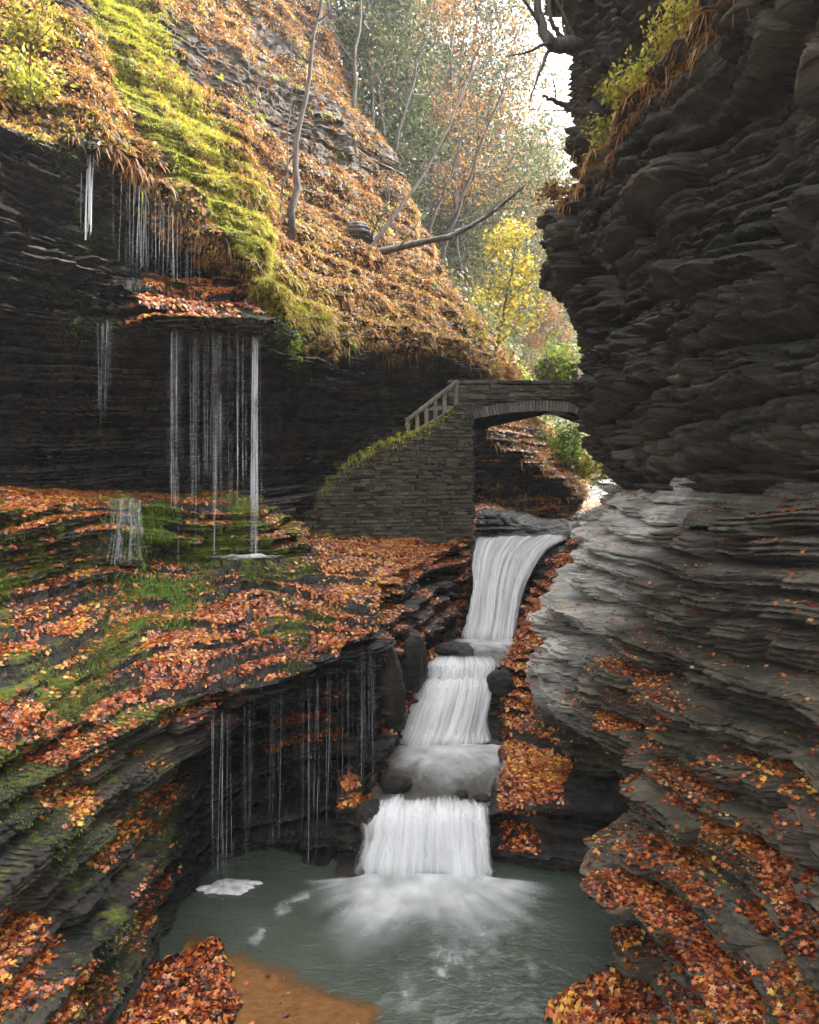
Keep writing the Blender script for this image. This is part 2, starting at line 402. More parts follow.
# --- right lower wall: foot of the pool up to the undercut line
RLX = 0
RL = [
 [(3.2, 4.5, -.3), (3.3, 4.5, 1.2), (3.6, 4.5, 2.4), (4.1, 4.5, 3.6), (4.6, 4.5, 4.7), (5.0, 4.5, 5.7), (5.8, 4.5, 6.9), (6.6, 4.5, 7.3)],
 [(2.5, 6.5, -.3), (2.9, 6.5, .9), (3.4, 6.5, 2.1), (4.0, 6.5, 3.3), (4.6, 6.5, 4.6), (5.1, 6.5, 5.6), (5.8, 6.5, 6.9), (6.6, 6.5, 7.25)],
 [(2.5, 8.2, -.3), (2.9, 8.2, .9), (3.5, 8.2, 2.1), (4.2, 8.2, 3.3), (4.75, 8.2, 4.6), (5.15, 8.2, 5.6), (5.8, 8.2, 6.85), (6.6, 8.2, 7.2)],
 [(2.75, 9.6, -.3), (2.75, 9.6, .7), (2.9, 9.7, 1.7), (3.45, 9.9, 2.8), (3.95, 10, 3.9), (4.5, 10, 5.0), (5.4, 10, 6.5), (6.5, 10, 7.1)],
 [(3.0, 10.3, -.3), (2.9, 10.3, .7), (2.95, 10.3, 1.9), (3.3, 10.7, 2.8), (3.7, 11, 3.8), (4.3, 11, 5.0), (5.2, 11, 6.4), (6.4, 11, 7.0)],
 [(3.9, 11.4, -.3), (4.1, 11.9, .8), (4.05, 12.0, 1.6), (3.4, 11.7, 2.5), (3.3, 11.7, 3.4), (3.85, 12, 4.6), (4.8, 12, 6.1), (6.2, 12, 6.9)],
 [(3.9, 12.9, .1), (4.0, 13.8, .9), (3.75, 13.9, 1.5), (2.85, 13.2, 2.05), (2.8, 13.2, 3.0), (3.3, 13.5, 4.1), (4.2, 13.5, 5.7), (5.8, 13.5, 6.8)],
 [(3.3, 14.4, .5), (3.3, 14.8, 1.2), (2.95, 14.8, 1.6), (2.5, 14.3, 2.1), (2.65, 14.4, 3.1), (3.1, 14.7, 4.1), (3.9, 15, 5.4), (5.5, 15, 6.75)],
 [(3.0, 16.5, 1.2), (2.95, 16.6, 1.8), (3.05, 16.8, 2.5), (3.25, 17, 3.2), (3.5, 17, 3.9), (3.8, 17, 4.6), (4.6, 17, 5.95), (5.6, 17, 6.65)],
 [(4.2, 20, 2.5), (4.3, 20, 3.1), (4.5, 20, 3.7), (4.75, 20, 4.3), (5.0, 20, 4.9), (5.2, 20, 5.4), (5.6, 20, 6.1), (6.2, 20, 6.5)],
 [(6.2, 26, 4.4), (6.3, 26, 4.8), (6.4, 26, 5.1), (6.5, 26, 5.4), (6.7, 26, 5.7), (6.9, 26, 6.0), (7.2, 26, 6.4), (7.8, 26, 6.7)],
]
RL = [r+[(r[-1][0]+2.5, r[-1][1]+.2, r[-1][2]+.5)] for r in RL]
def a_rl(P, N):
    X, Y, Z = P[..., 0], P[..., 1], P[..., 2]
    t = sstep(12.2, 13.8, Y)*sstep(1.9, 2.7, Z)*1.0
    t = np.maximum(t, sstep(4.0, 6.3, Z)*.14*(Y < 14)+0)
    t = np.clip(t*(.8+.5*fbm(P, .8, 3, 5)), 0, 1)
    m = .28*sstep(3.6, 1.5, Z)*sstep(11.5, 10.5, Y)+.05
    return t, m
rl, rlN, _ = terrain('right_cliff_foot', RL, M['rock_grey'], a_rl, 1.25, 840, 900, seed=21, big=(.22, .62), A=.5, a=.12, lump=.26, dip=(.0, .0), terr=1.0, rise=.7, crack=.12, under=.34, wob=.22, joint=(.5, 1.6))

# --- right upper cliff: overhang, rim ledge, set-back upper cliff, unseen plateau raised and capped to block sun
def ru(d, pts): return [(x, d+(k[0] if k else 0), z) for x, z, *k in pts]
RU = [
 ru(4.5, [(6.8, 6.9), (5.6, 7.5), (5.1, 8.6), (4.7, 10), (4.6, 11.6), (4.7, 13), (5.6, 13.8), (6.2, 16), (6.4, 20), (7.5, 24), (15, 26)]),
 ru(7, [(6.8, 6.9), (5.5, 7.5), (4.95, 8.6), (4.55, 10), (4.35, 11.6), (4.35, 12.9), (5.3, 13.8), (6.0, 16), (6.2, 20), (7, 24), (15, 26)]),
 ru(9, [(6.8, 6.85), (5.5, 7.4), (4.9, 8.5), (4.5, 10), (4.2, 11.6), (4.15, 12.9), (5.3, 13.7), (5.8, 16), (6.0, 20), (7, 24), (15, 26)]),
 ru(12, [(6.5, 6.75), (5.2, 7.2), (4.6, 8.3), (4.1, 9.8), (3.75, 11.3), (3.65, 12.9), (4.7, 13.5), (5.0, 15.5), (5.2, 19), (6, 24), (15, 26)]),
 ru(15, [(6.2, 6.55), (4.9, 7.1), (4.35, 8.3), (3.9, 9.8), (3.55, 11.2), (3.5, 12.8), (3.9, 13.4), (4.15, 15.2), (4.2, 19), (5, 24), (15, 26)]),
 ru(17, [(6.3, 6.4), (5.1, 7.0), (4.7, 8.2), (4.3, 9.6), (3.95, 11.2), (3.8, 12.8), (3.95, 13.5), (3.9, 15), (3.8, 19), (4.5, 24), (15, 26)]),
 ru(20, [(7, 6.2), (5.9, 6.8), (5.2, 8), (4.95, 9.5), (4.95, 11), (5.0, 12.6), (5.0, 14), (4.7, 15.5), (4.6, 19), (5, 24), (15, 26)]),
 ru(26, [(9, 6.2), (8.2, 6.8), (8.0, 8), (7.9, 9.5), (7.9, 11), (7.9, 12.6), (7.8, 14), (7.7, 15.5), (7.6, 19), (8, 24), (15, 26)]),
 ru(40, [(17, 6.2), (16.5, 6.8), (16, 8), (16, 9.5), (16, 11), (16, 12.6), (16, 14), (16, 15.5), (16, 19), (16, 24), (20, 26)]),
]
RU = [[(r[0][0]+2.5, r[0][1], r[0][2]-.3)]+r for r in RU]
def a_ru(P, N):
    return .12+.0*P[..., 0]+.75*sstep(-.05, .5, fbm(P, .7, 4, 9)), 0*P[..., 0]-.1
ruP, ruN, _ = terrain('right_cliff', RU, M['rock'], a_ru, 1.4, 760, 800, flip=None, seed=33, under=.3, big=(.4, 1.3), small=(.1, .3), A=.75, a=.22, lump=.4, dip=(-.24, -.1), joint=(.5, 2.2), crack=.2, wob=.3)

# --- left lower wall: pool to the shelf lip, round the amphitheatre, along the stream
LL = [
 [(-4.2, 4.5, -.4), (-4.6, 4.5, .8), (-5.0, 4.5, 1.7), (-5.4, 4.5, 2.6), (-5.9, 4.5, 3.4), (-6.3, 4.5, 4.1)],
 [(-3.8, 7.3, -.4), (-4.0, 7.3, .8), (-4.3, 7.4, 1.6), (-4.7, 7.5, 2.4), (-5.2, 7.6, 3.1), (-5.7, 7.8, 3.8)],
 [(-3.7, 9, -.4), (-3.75, 9, .8), (-4.05, 9, 1.5), (-4.3, 9, 2.2), (-4.8, 9, 2.9), (-5.3, 9, 3.55)],
 [(-3.75, 10.3, -.4), (-3.65, 10.3, .8), (-3.75, 10.3, 1.5), (-3.95, 10.3, 2.1), (-4.3, 10.3, 2.8), (-4.6, 10.3, 3.35)],
 [(-3.8, 11.5, -.4), (-3.75, 11.5, .7), (-3.75, 11.5, 1.5), (-3.6, 11.4, 2.2), (-3.35, 11.4, 2.9), (-3.2, 11.5, 3.4)],
 [(-3.2, 12.4, -.4), (-3.3, 13.2, .6), (-3.25, 13.6, 1.6), (-3.0, 13.2, 2.6), (-2.7, 12.2, 3.1), (-2.66, 12, 3.38)],
 [(-2.0, 12.6, -.4), (-2.1, 13.4, .6), (-2.1, 14.1, 1.6), (-1.9, 13.9, 2.7), (-1.65, 13.2, 3.3), (-1.6, 13, 3.62)],
 [(-1.25, 12.6, -.4), (-1.25, 13.3, .5), (-1.2, 14.2, 1.5), (-1.1, 14.5, 2.6), (-1.0, 13.9, 3.4), (-1.0, 13.6, 3.8)],
 [(-.9, 12.75, -.4), (-.8, 13.2, .8), (-.78, 13.6, 1.6), (-.72, 13.9, 2.5), (-.62, 14, 3.4), (-.6, 14.2, 3.95)],
 [(-.6, 14.6, .5), (-.4, 14.9, 1.0), (-.4, 15.0, 1.7), (-.55, 15.2, 2.5), (-.5, 15.4, 3.3), (-.5, 15.8, 3.95)],
 [(-.2, 16.2, .7), (.0, 16.5, 1.3), (.2, 17.0, 2.0), (.1, 17.2, 2.7), (.05, 17.3, 3.4), (-.2, 17.8, 4.1)],
 [(1.2, 18.6, 1.6), (1.3, 18.8, 2.15), (1.0, 19, 2.5), (.9, 19.4, 3.1), (.8, 19.6, 3.7), (.5, 19.9, 4.4)],
 [(1.5, 20.5, 1.9), (1.55, 20.8, 2.6), (1.6, 21.2, 3.3), (1.62, 21.3, 3.9), (1.6, 21.5, 4.4), (1.45, 21.8, 4.8)],
 [(2.0, 23, 3.5), (2.0, 23.2, 4.0), (2.0, 23.3, 4.3), (2.0, 23.4, 4.6), (2.0, 23.5, 4.8), (1.9, 23.7, 5.0)],
]
def a_ll(P, N):
    X, Y, Z = P[..., 0], P[..., 1], P[..., 2]
    t = .35*sstep(11.9, 11.0, Y)*sstep(-.3, 1.0, Z)*sstep(-.3, .4, fbm(P, .6, 3, 4))
    m = .6*sstep(12, 11, Y)*sstep(.2, 1.2, Z)*sstep(-.5, .3, fbm(P, .7, 2, 8))+.3*sstep(3.0, 3.5, Z)-.1
    return t, m
ll, llN, _ = terrain('left_ledge_face', LL, M['rock_wet'], a_ll, 1.3, 860, 760, seed=47, under=.32, big=(.22, .6), A=.36, a=.08, lump=.2, dip=(.10, .0), terr=1.0, rise=.7, crack=.11, wob=.2)

# --- leaf covered shelf: lip back to the cliff foot (with the mossy step)
SH = [
 [(-6.3, 4.5, 4.1), (-7.4, 5.0, 4.4), (-8.4, 6, 4.8), (-9.2, 7, 5.1), (-9.3, 7.2, 6.3), (-11, 8, 6.6)],
 [(-5.7, 7.8, 3.8), (-6.4, 9.3, 4.1), (-7.1, 10.4, 4.5), (-7.6, 11, 4.95), (-7.8, 11.2, 6.3), (-9.4, 12.2, 6.6)],
 [(-5.3, 9, 3.55), (-5.8, 10.4, 4.0), (-6.4, 11.6, 4.4), (-7.0, 12.6, 4.95), (-7.1, 12.8, 6.35), (-8.6, 14.7, 6.6)],
 [(-4.6, 10.3, 3.35), (-5.0, 11.7, 3.9), (-5.4, 13, 4.4), (-5.7, 14.3, 5.05), (-5.8, 14.5, 6.3), (-6.6, 16.5, 6.5)],
 [(-3.2, 11.5, 3.4), (-3.7, 12.8, 3.9), (-4.2, 14.2, 4.45), (-4.6, 15.7, 5.12), (-4.65, 15.85, 6.15), (-5.1, 17.4, 6.4)],
 [(-2.66, 12, 3.38), (-2.95, 13.4, 3.9), (-3.2, 14.9, 4.45), (-3.4, 16.3, 5.08), (-3.45, 16.5, 5.95), (-3.7, 17.9, 6.3)],
 [(-1.6, 13, 3.62), (-1.9, 14.3, 4.0), (-2.1, 15.8, 4.45), (-2.5, 17.4, 4.95), (-2.9, 17.9, 5.5), (-3.4, 19.0, 6.1)],
 [(-1.0, 13.6, 3.8), (-1.3, 15, 4.15), (-1.6, 16.6, 4.5), (-1.9, 18.6, 4.9), (-2.2, 19.6, 5.1), (-3.0, 20.4, 5.5)],
 [(-.6, 14.2, 3.95), (-.85, 15.5, 4.2), (-1.0, 17, 4.5), (-1.2, 19, 4.8), (-1.4, 20.3, 5.0), (-2.0, 21.4, 5.1)],
 [(-.5, 15.8, 3.95), (-.6, 16.8, 4.2), (-.6, 18, 4.5), (-.6, 19.5, 4.75), (-.7, 20.7, 4.9), (-1.0, 22, 5.0)],
 [(-.2, 17.8, 4.1), (-.2, 18.5, 4.3), (-.1, 19.3, 4.55), (-.1, 20.2, 4.75), (-.1, 21.2, 4.9), (-.2, 22.4, 4.95)],
 [(.5, 19.9, 4.4), (.5, 20.3, 4.5), (.5, 20.8, 4.65), (.5, 21.4, 4.8), (.5, 22, 4.9), (.5, 23, 4.95)],
 [(1.45, 21.8, 4.8), (1.4, 22, 4.85), (1.3, 22.2, 4.88), (1.3, 22.5, 4.9), (1.3, 22.8, 4.92), (1.2, 23.5, 4.95)],
]
SH = [r+[(r[-1][0]-.7, r[-1][1]+1.6, r[-1][2]+.05)] for r in SH]
def a_sh(P, N):
    X, Y, Z = P[..., 0], P[..., 1], P[..., 2]
    m = .22+.55*sstep(-.2, .3, fbm(P, .8, 3, 14))*sstep(-1.4, -2.4, X)+.35*((Z > 5.0) & (X < -3))-.25*sstep(-1.5, 0, X)
    return .12+0*X, m
sh, shN, _ = terrain('leafy_ledge', SH, M['rock_wet'], a_sh, 1.5, 760, 420, seed=55, under=.14, big=(.16, .38), small=(.05, .09), A=.26, a=.08, lump=.16, terr=1.0, wob=.7, flat=(1.0, .99), rise=.72, crack=.1, joint=(.3, 1.2))

# --- left upper cliff: concave wall behind the thin falls
LU = [
 [(-11, 8, 6.5), (-10.6, 8.6, 7.8), (-10.1, 8.4, 9.2), (-9.6, 8.3, 10.5), (-9.4, 8.3, 11.3), (-9.4, 8.4, 12), (-9.4, 8.5, 12.7), (-9.6, 8.8, 13.3)],
 [(-8.6, 14.7, 6.5), (-8.7, 15.2, 7.8), (-8.1, 14.4, 9.2), (-7.6, 13.7, 10.4), (-7.5, 13.6, 11.1), (-7.6, 13.9, 11.8), (-7.5, 13.8, 12.6), (-7.5, 13.7, 13.3)],
 [(-6.8, 16.5, 6.4), (-7.0, 17.1, 7.7), (-6.7, 16.0, 9), (-6.4, 15.1, 10.2), (-6.5, 15.3, 11), (-6.9, 16.2, 11.8), (-6.8, 16.1, 12.8), (-6.6, 15.2, 13.9)],
 [(-6.0, 17.1, 6.4), (-6.2, 17.9, 7.8), (-5.8, 16.8, 9), (-5.3, 15.1, 9.95), (-5.5, 15.6, 10.65), (-6.0, 17.1, 11.75), (-6.2, 17.7, 12.5), (-5.8, 16.2, 13.6)],
 [(-4.9, 17.6, 6.3), (-5.2, 18.4, 7.8), (-4.9, 17.5, 9), (-4.5, 15.5, 10.0), (-4.6, 16.0, 10.6), (-5.1, 17.3, 11.55), (-5.3, 17.9, 12.1), (-5.0, 16.6, 12.95)],
 [(-3.8, 18.0, 6.2), (-3.9, 18.9, 7.6), (-3.75, 18.0, 9), (-3.3, 16.1, 10.0), (-3.35, 16.4, 10.45), (-3.6, 17.2, 11), (-3.7, 17.5, 11.4), (-3.65, 17.1, 12)],
 [(-3.4, 19.0, 5.8), (-3.5, 19.8, 7.2), (-3.3, 19.4, 8.6), (-3.0, 18.4, 9.5), (-2.9, 18.0, 9.9), (-2.95, 18.1, 10.2), (-3.0, 18.2, 10.5), (-3.0, 18.4, 10.8)],
 [(-2.9, 20.5, 5.3), (-2.9, 21.2, 6.8), (-2.7, 20.8, 8.3), (-2.4, 19.8, 9.5), (-2.2, 19.3, 10.0), (-2.2, 19.3, 10.3), (-2.25, 19.4, 10.5), (-2.3, 19.6, 10.7)],
 [(-1.6, 22.6, 5), (-1.6, 23.1, 6.8), (-1.6, 23.0, 8.4), (-1.55, 22.0, 9.7), (-1.5, 21.4, 10.3), (-1.5, 21.3, 10.6), (-1.5, 21.3, 10.8), (-1.5, 21.5, 11)],
 [(.2, 24.8, 5), (.2, 25.0, 7), (.2, 25.0, 8.5), (.2, 24.2, 9.8), (.2, 23.4, 10.4), (.2, 23.2, 10.7), (.2, 23.2, 11), (.2, 23.4, 11.2)],
 [(1.6, 26.2, 5), (1.6, 26.2, 7), (1.6, 26.3, 8.6), (1.6, 25.8, 9.9), (1.55, 25.0, 10.5), (1.5, 24.8, 10.8), (1.5, 24.8, 11.1), (1.5, 25, 11.3)],
 [(3.0, 28.5, 5), (3.0, 28.6, 7), (3.0, 28.6, 8.6), (3.1, 28.3, 9.6), (3.1, 28.0, 10.2), (3.1, 27.9, 10.5), (3.1, 27.9, 10.8), (3.1, 28.1, 11)],
]
def a_lu(P, N):
    X, Y, Z = P[..., 0], P[..., 1], P[..., 2]
    m = -.15+.75*sstep(9.6, 10.1, Z)*sstep(-7, -6.2, X)*sstep(-2.9, -3.2, X)*sstep(-.4, .2, fbm(P, .9, 2, 3))+.25*(Y < 15)*sstep(.0, .5, fbm(P, .6, 2, 6))
    return .08+.3*sstep(-2.5, -1, X), m
LU = [[(r[0][0], r[0][1], r[0][2]-.9)]+r for r in LU]
LU = [r+[(r[-1][0]-.5, r[-1][1]+.8, r[-1][2]+.1)] for r in LU]
lu, luN, _ = terrain('left_cliff', LU, M['rock_wet'], a_lu, 1.6, 640, 480, seed=61, under=.2, big=(.25, .8), A=.45, a=.12, lump=.2, dip=(.08, 0))

# --- hillside above the rim
HL = [
 [(-9.6, 8.8, 13.3), (-10.4, 9.6, 15), (-11.4, 10.6, 17), (-12.6, 12, 19.5), (-15, 14, 25), (-20, 18, 36)],
 [(-7.6, 13.9, 13.3), (-8.5, 14.8, 15), (-9.4, 15.8, 17), (-10.4, 17, 19.4), (-12.5, 20, 25), (-17, 25, 37)],
 [(-6.6, 15.3, 13.9), (-7.2, 16.1, 15.5), (-7.9, 17, 17.2), (-8.9, 18.3, 19.8), (-11, 21, 25), (-15, 27, 37)],
 [(-5.8, 16.4, 13.5), (-6.6, 17.2, 15.1), (-7.4, 18, 16.9), (-8.3, 19.2, 19.2), (-10.3, 22, 24.5), (-14, 28, 37)],
 [(-5.0, 16.7, 12.85), (-5.8, 17.6, 14.6), (-6.7, 18.7, 16.6), (-7.5, 20, 19), (-9.3, 23, 24), (-12.5, 29.5, 37)],
 [(-3.65, 17.1, 12), (-4.2, 18.4, 13.7), (-4.8, 20, 15.6), (-5.4, 22, 18.2), (-6.8, 25.5, 23.5), (-10, 32, 37)],
 [(-3.0, 18.4, 10.8), (-3.2, 19.6, 12.2), (-3.6, 21.4, 14.2), (-4.0, 24, 17), (-4.9, 27.5, 22.6), (-6.5, 36, 36)],
 [(-2.3, 19.6, 10.7), (-2.3, 21, 12), (-2.4, 22.8, 13.8), (-2.8, 25.3, 16.8), (-3.2, 29, 22.3), (-4.6, 38, 33)],
 [(-1.5, 21.5, 11), (-1.2, 23.5, 12.5), (-1.0, 26, 14.3), (-1.4, 28.5, 17.5), (-1.6, 31.5, 21.6), (-3.5, 46, 28)],
 [(.2, 23.4, 11.2), (.3, 25.5, 12.5), (.4, 28, 14.2), (.3, 30.5, 16.6), (.1, 34, 19.6), (-1.5, 54, 24)],
 [(1.5, 25, 11.3), (1.8, 27.2, 12.4), (1.7, 30, 13.8), (1.6, 34, 15.8), (1.6, 40, 17.6), (.8, 58, 21)],
 [(3.1, 28.1, 11), (3.6, 31, 11.7), (3.9, 35, 12.8), (4.1, 40, 14.8), (4.3, 47, 16.8), (4, 64, 20)],
 [(4.6, 34, 9.6), (5.4, 38, 10.4), (6.2, 43, 11.6), (6.8, 49, 13.2), (7.2, 57, 15), (8, 76, 18.5)],
 [(8, 46, 7.5), (9.2, 50, 8.6), (10.4, 56, 9.6), (11.5, 63, 11), (12.5, 72, 13), (14, 92, 17)],
 [(16, 56, 7), (18, 62, 8.5), (20, 69, 9.6), (22, 77, 11), (24, 86, 13), (26, 104, 16)],
 [(34, 60, 7), (36, 66, 8.5), (39, 74, 9.6), (42, 83, 11), (45, 92, 13), (48, 112, 16)],
]
SLAB = np.array([(-3.72, 17.2, 12.1), (-5.2, 17.5, 14.0), (-7.2, 18.3, 16.6), (-9.3, 19.8, 19.9), (-11.4, 22.5, 25)])
def slab_d(P):
    """signed-ish distance to the mossy slab line, seen in plan/elevation."""
    best = np.full(P.shape[:-1], 1e9); side = np.zeros(P.shape[:-1])
    for a_, b_ in zip(SLAB[:-1], SLAB[1:]):
        ab = b_-a_; t = np.clip(((P-a_)*ab).sum(-1)/(ab@ab), 0, 1)
        v = P-(a_+t[..., None]*ab); d = np.linalg.norm(v, axis=-1)
        s = np.sign(v[..., 0]+.35*v[..., 1]); up = d < best
        best = np.where(up, d, best); side = np.where(up, s, side)
    return best, side
def a_hl(P, N):
    d, s = slab_d(P)
    return .25+0*d, .05+1.4*sstep(.62, .38, d)
HL = [[(r[0][0]-.25, r[0][1]+.5, r[0][2]-.7)]+r for r in HL]
hl, hlN, _ = terrain('hillside', HL, M['rock_hill'], a_hl, 1.9, 620, 520, seed=71, big=(.35, .9), small=(.08, .2), A=.3, a=.08, lump=.45, terr=.5)

FH = [[(x, y0, 8), (x*1.02, y0+8, 22), (x*1.04, y0+18, h*.72), (x*1.06, y0+34, h)] for x, y0, h in ((-25, 92, 52), (-8, 94, 54), (8, 98, 50), (20, 102, 44), (32, 108, 40), (60, 112, 38))]
fh, fhN, _ = terrain('far_hillside', FH, M['rock_hill'], lambda P, N: (.1+0*P[..., 0], .2+0*P[..., 0]), 3.0, 200, 200, seed=131, A=.5, a=.2, lump=1.5, terr=.3)
# --- stream bed: pool tier, slab of the lower fall, chute, banks
def row(Ys, Xs, Zs):
    Ys = Ys if hasattr(Ys, '__len__') else [Ys]*7
    return [(x, y, z) for x, y, z in zip(Xs, Ys, Zs)]
XA = [-1.3, -.9, -.7, 1.42, 2.0, 2.9, 3.9]; YA = np.array([12.8, 12.8, 12.78, 12.75, 12.7, 12.4, 12.0])
ST = [
 row(YA, XA, [-.5]*7), row(YA-.02, XA, [.0]*7), row(YA-.03, XA, [.0, .0, .1, .2, .30, .33, .33]),
 row(YA+[.1, .1, .1, .3, .55, .6, .7], XA, [.2, .2, .3, .35, .37, .4, .4]), row(YA+[.2, .2, .2, .4, .65, .7, .8], XA, [.6, .6, .6, .65, .72, .76, .76]),
 row(YA+[.2, .2, .15, .1, .15, .35, .6], XA, [.98, .95, .88, .88, .92, .94, .95]), row(YA+[.4, .4, .35, .3, .35, .5, .7], XA, [1.1, 1.02, .92, .92, 1.0, 1.03, 1.05]),
 row(13.8, [-1.1, -.6, -.35, 1.48, 1.75, 2.6, 3.4], [1.35, 1.1, .9, .9, 1.03, 1.08, 1.2]),
 row(14.6, [-.95, -.5, -.3, 1.55, 1.8, 2.45, 3.2], [1.5, 1.15, .88, .88, 1.05, 1.15, 1.35]),
 row(15.6, [-.9, -.45, -.3, 1.95, 2.15, 2.6, 3.3], [1.7, 1.25, .86, .86, 1.2, 1.5, 1.9]),
 row(16.4, [-.5, -.15, 0, 1.92, 2.1, 2.7, 3.4], [2.0, 1.6, 1.3, 1.3, 1.65, 2.0, 2.4]),
 row(17.2, [-.2, .2, .38, 2.06, 2.25, 2.9, 3.6], [2.6, 2.4, 2.2, 2.2, 2.5, 2.85, 3.2]),
 row(18.6, [.6, 1.2, 1.45, 2.5, 2.65, 3.2, 4.0], [2.5, 2.36, 2.18, 2.18, 2.5, 3.15, 3.7]),
 row(20.0, [.8, 1.2, 1.32, 2.85, 3.0, 3.6, 4.4], [2.45, 2.35, 2.18, 2.2, 2.65, 3.45, 4.2]),
 row(20.8, [1.1, 1.45, 1.58, 3.15, 3.3, 3.9, 4.7], [3.1, 3.0, 2.85, 2.9, 3.25, 3.9, 4.5]),
 row(21.5, [1.4, 1.7, 1.85, 3.85, 4.0, 4.5, 5.1], [4.1, 4.0, 3.78, 3.75, 4.05, 4.4, 4.8]),
 row(22.2, [1.6, 1.9, 2.0, 4.55, 4.75, 5.1, 5.7], [4.7, 4.62, 4.44, 4.42, 4.68, 4.85, 5.1]),
 row(24.0, [1.7, 2.0, 2.7, 5.25, 5.4, 5.8, 6.4], [4.95, 4.9, 4.66, 4.64, 4.85, 5.0, 5.2]),
 row(25.6, [2.0, 2.8, 4.9, 5.9, 6.2, 6.6, 7.2], [5.6, 5.6, 5.0, 4.7, 4.9, 5.05, 5.3]),
 row(30.0, [3, 4.2, 7.2, 8.4, 8.8, 9.6, 11], [5.8, 5.6, 4.85, 4.75, 5, 5.3, 6]),
 row(40.0, [5, 7, 10, 12, 12.5, 14, 17], [6.5, 6, 4.95, 4.95, 5.5, 7, 9]),
 row(60.0, [10, 14, 19, 22, 22.5, 25, 30], [7, 6.5, 5.5, 5.5, 6, 7, 9]),
]
def a_st(P, N):
    X, Y, Z = P[..., 0], P[..., 1], P[..., 2]
    return .06+0*X, 0*X-.3
st, stN, _ = terrain('stream_bed', ST, M['rock_wet'], a_st, 1.5, 700, 420, seed=83, under=.12, flip=None, big=(.14, .34), small=(.04, .1), A=.16, a=.05, lump=.08, terr=.85)

# --- far left bank seen under the bridge
FB = [
 [(2.3, 28.2, 5.2), (2.2, 29, 6.6), (2.4, 28.4, 8.5), (2.6, 30, 9.5), (3, 34, 10.9)],
 [(4.2, 28.8, 5.2), (4.2, 29.7, 6.3), (4.3, 29, 7.6), (4.6, 31, 8.5), (5.5, 36, 10.2)],
 [(5.8, 29.5, 5.1), (5.9, 30.3, 5.9), (6.1, 29.8, 6.7), (6.9, 33, 7.5), (8.2, 40, 9)],
 [(7.0, 31, 4.9), (7.2, 31.6, 5.4), (7.4, 31.5, 5.9), (8.5, 36, 6.4), (10.5, 46, 8)],
 [(9, 38, 4.9), (9.3, 39, 5.4), (9.6, 39.5, 5.7), (11, 45, 6.4), (13, 56, 8)],
]
fb, fbN, _ = terrain('far_bank', FB, M['rock'], lambda P, N: (.1+0*P[..., 0], .1+0*P[..., 0]), 1.6, 260, 260, seed=91, A=.25, a=.08, lump=.2)

# --- ground sheet to the horizon, well below the gorge rim and behind the camera
gx = np.linspace(-600, 600, 41); gy = np.linspace(-300, 900, 41)
GG = np.stack(np.meshgrid(gx, gy, indexing='ij')+[np.full((41, 41), -1.2)], -1)
o = grid_obj('ground', GG, False, M['rock_hill'], {'tone': np.full((41, 41), .2), 'moss': np.full((41, 41), .2)}); tag(o, kind='structure')
#STAGE2
# ------------------------------------------------------------------ scattering on terrain sheets
def quads(P, N):
    C = (P[:-1, :-1]+P[1:, :-1]+P[1:, 1:]+P[:-1, 1:])/4
    n = N[:-1, :-1]+N[1:, :-1]+N[1:, 1:]+N[:-1, 1:]; n /= np.maximum(np.linalg.norm(n, axis=-1, keepdims=True), 1e-9)
    ar = np.linalg.norm(np.cross(P[1:, 1:]-P[:-1, :-1], P[:-1, 1:]-P[1:, :-1]), axis=-1)/2
    return C, n, ar
def scatter(P, N, dens, m=40):
    """random points, expected count area*dens(C, n); returns positions and normals."""
    C, n, ar = quads(P, N); ok = inframe(C, m) & ((n*(np.array([0, 0, H])-C)).sum(-1) > -.5*np.linalg.norm(C-np.array([0, 0, H]), axis=-1))
    I = np.argwhere(ok); C, n, ar = C[ok], n[ok], ar[ok]
    k = rng.poisson(ar*np.clip(dens(C, n), 0, None)); I = np.repeat(I, k, 0); n = np.repeat(n, k, 0)
    a, b = rng.random((2, len(I), 1)); i, j = I[:, 0], I[:, 1]
    p = (P[i, j]*(1-a)+P[i+1, j]*a)*(1-b)+(P[i, j+1]*(1-a)+P[i+1, j+1]*a)*b
    return p, n
def unit(v): return v/np.maximum(np.linalg.norm(v, axis=-1, keepdims=True), 1e-9)
LOBE = np.array([(0, -.5), (.18, -.2), (.5, -.18), (.3, .08), (.42, .36), (.14, .26), (0, .6), (-.14, .26), (-.42, .36), (-.3, .08), (-.5, -.18), (-.18, -.2)])
KITE = np.array([(0, -.5), (.34, -.02), (0, .6), (-.34, -.02)])
OVAL = np.array([(0, -.5), (.22, -.2), (.25, .15), (0, .6), (-.25, .15), (-.22, -.2)])
def leaves_geo(p, n, size, shape=KITE, jit=.38, lift=.02, curl=.25):
    k = len(p); N_ = unit(n+(rng.random((k, 3))-.5)*2*jit)
    A = unit(np.cross(N_, rng.normal(size=(k, 3)))); B = np.cross(N_, A)
    s = size*(.45+1.1*rng.random((k, 1))**1.4); c = p+n*(.004+lift*rng.random((k, 1)))
    q = shape[None]; cu = curl*(rng.random((k, 1))-.25)
    z = cu*np.abs(q[..., 0])*1.6+cu*.8*q[..., 1]**2
    V = c[:, None]+s[:, None]*(A[:, None]*q[..., :1]+B[:, None]*q[..., 1:]+N_[:, None]*z[..., None])
    m = len(shape)
    if m == 4:
        f = np.array([[0, 1, 2], [0, 2, 3]]); F_ = (np.arange(k)[:, None, None]*m+f).reshape(-1, 3)
        return V.reshape(-1, 3), F_
    V = np.concatenate([V, c[:, None]], 1); m += 1; r_ = np.arange(m-1)
    f = np.stack([np.full(m-1, m-1), r_, np.roll(r_, -1)], -1); F_ = (np.arange(k)[:, None, None]*m+f).reshape(-1, 3)
    return V.reshape(-1, 3), F_
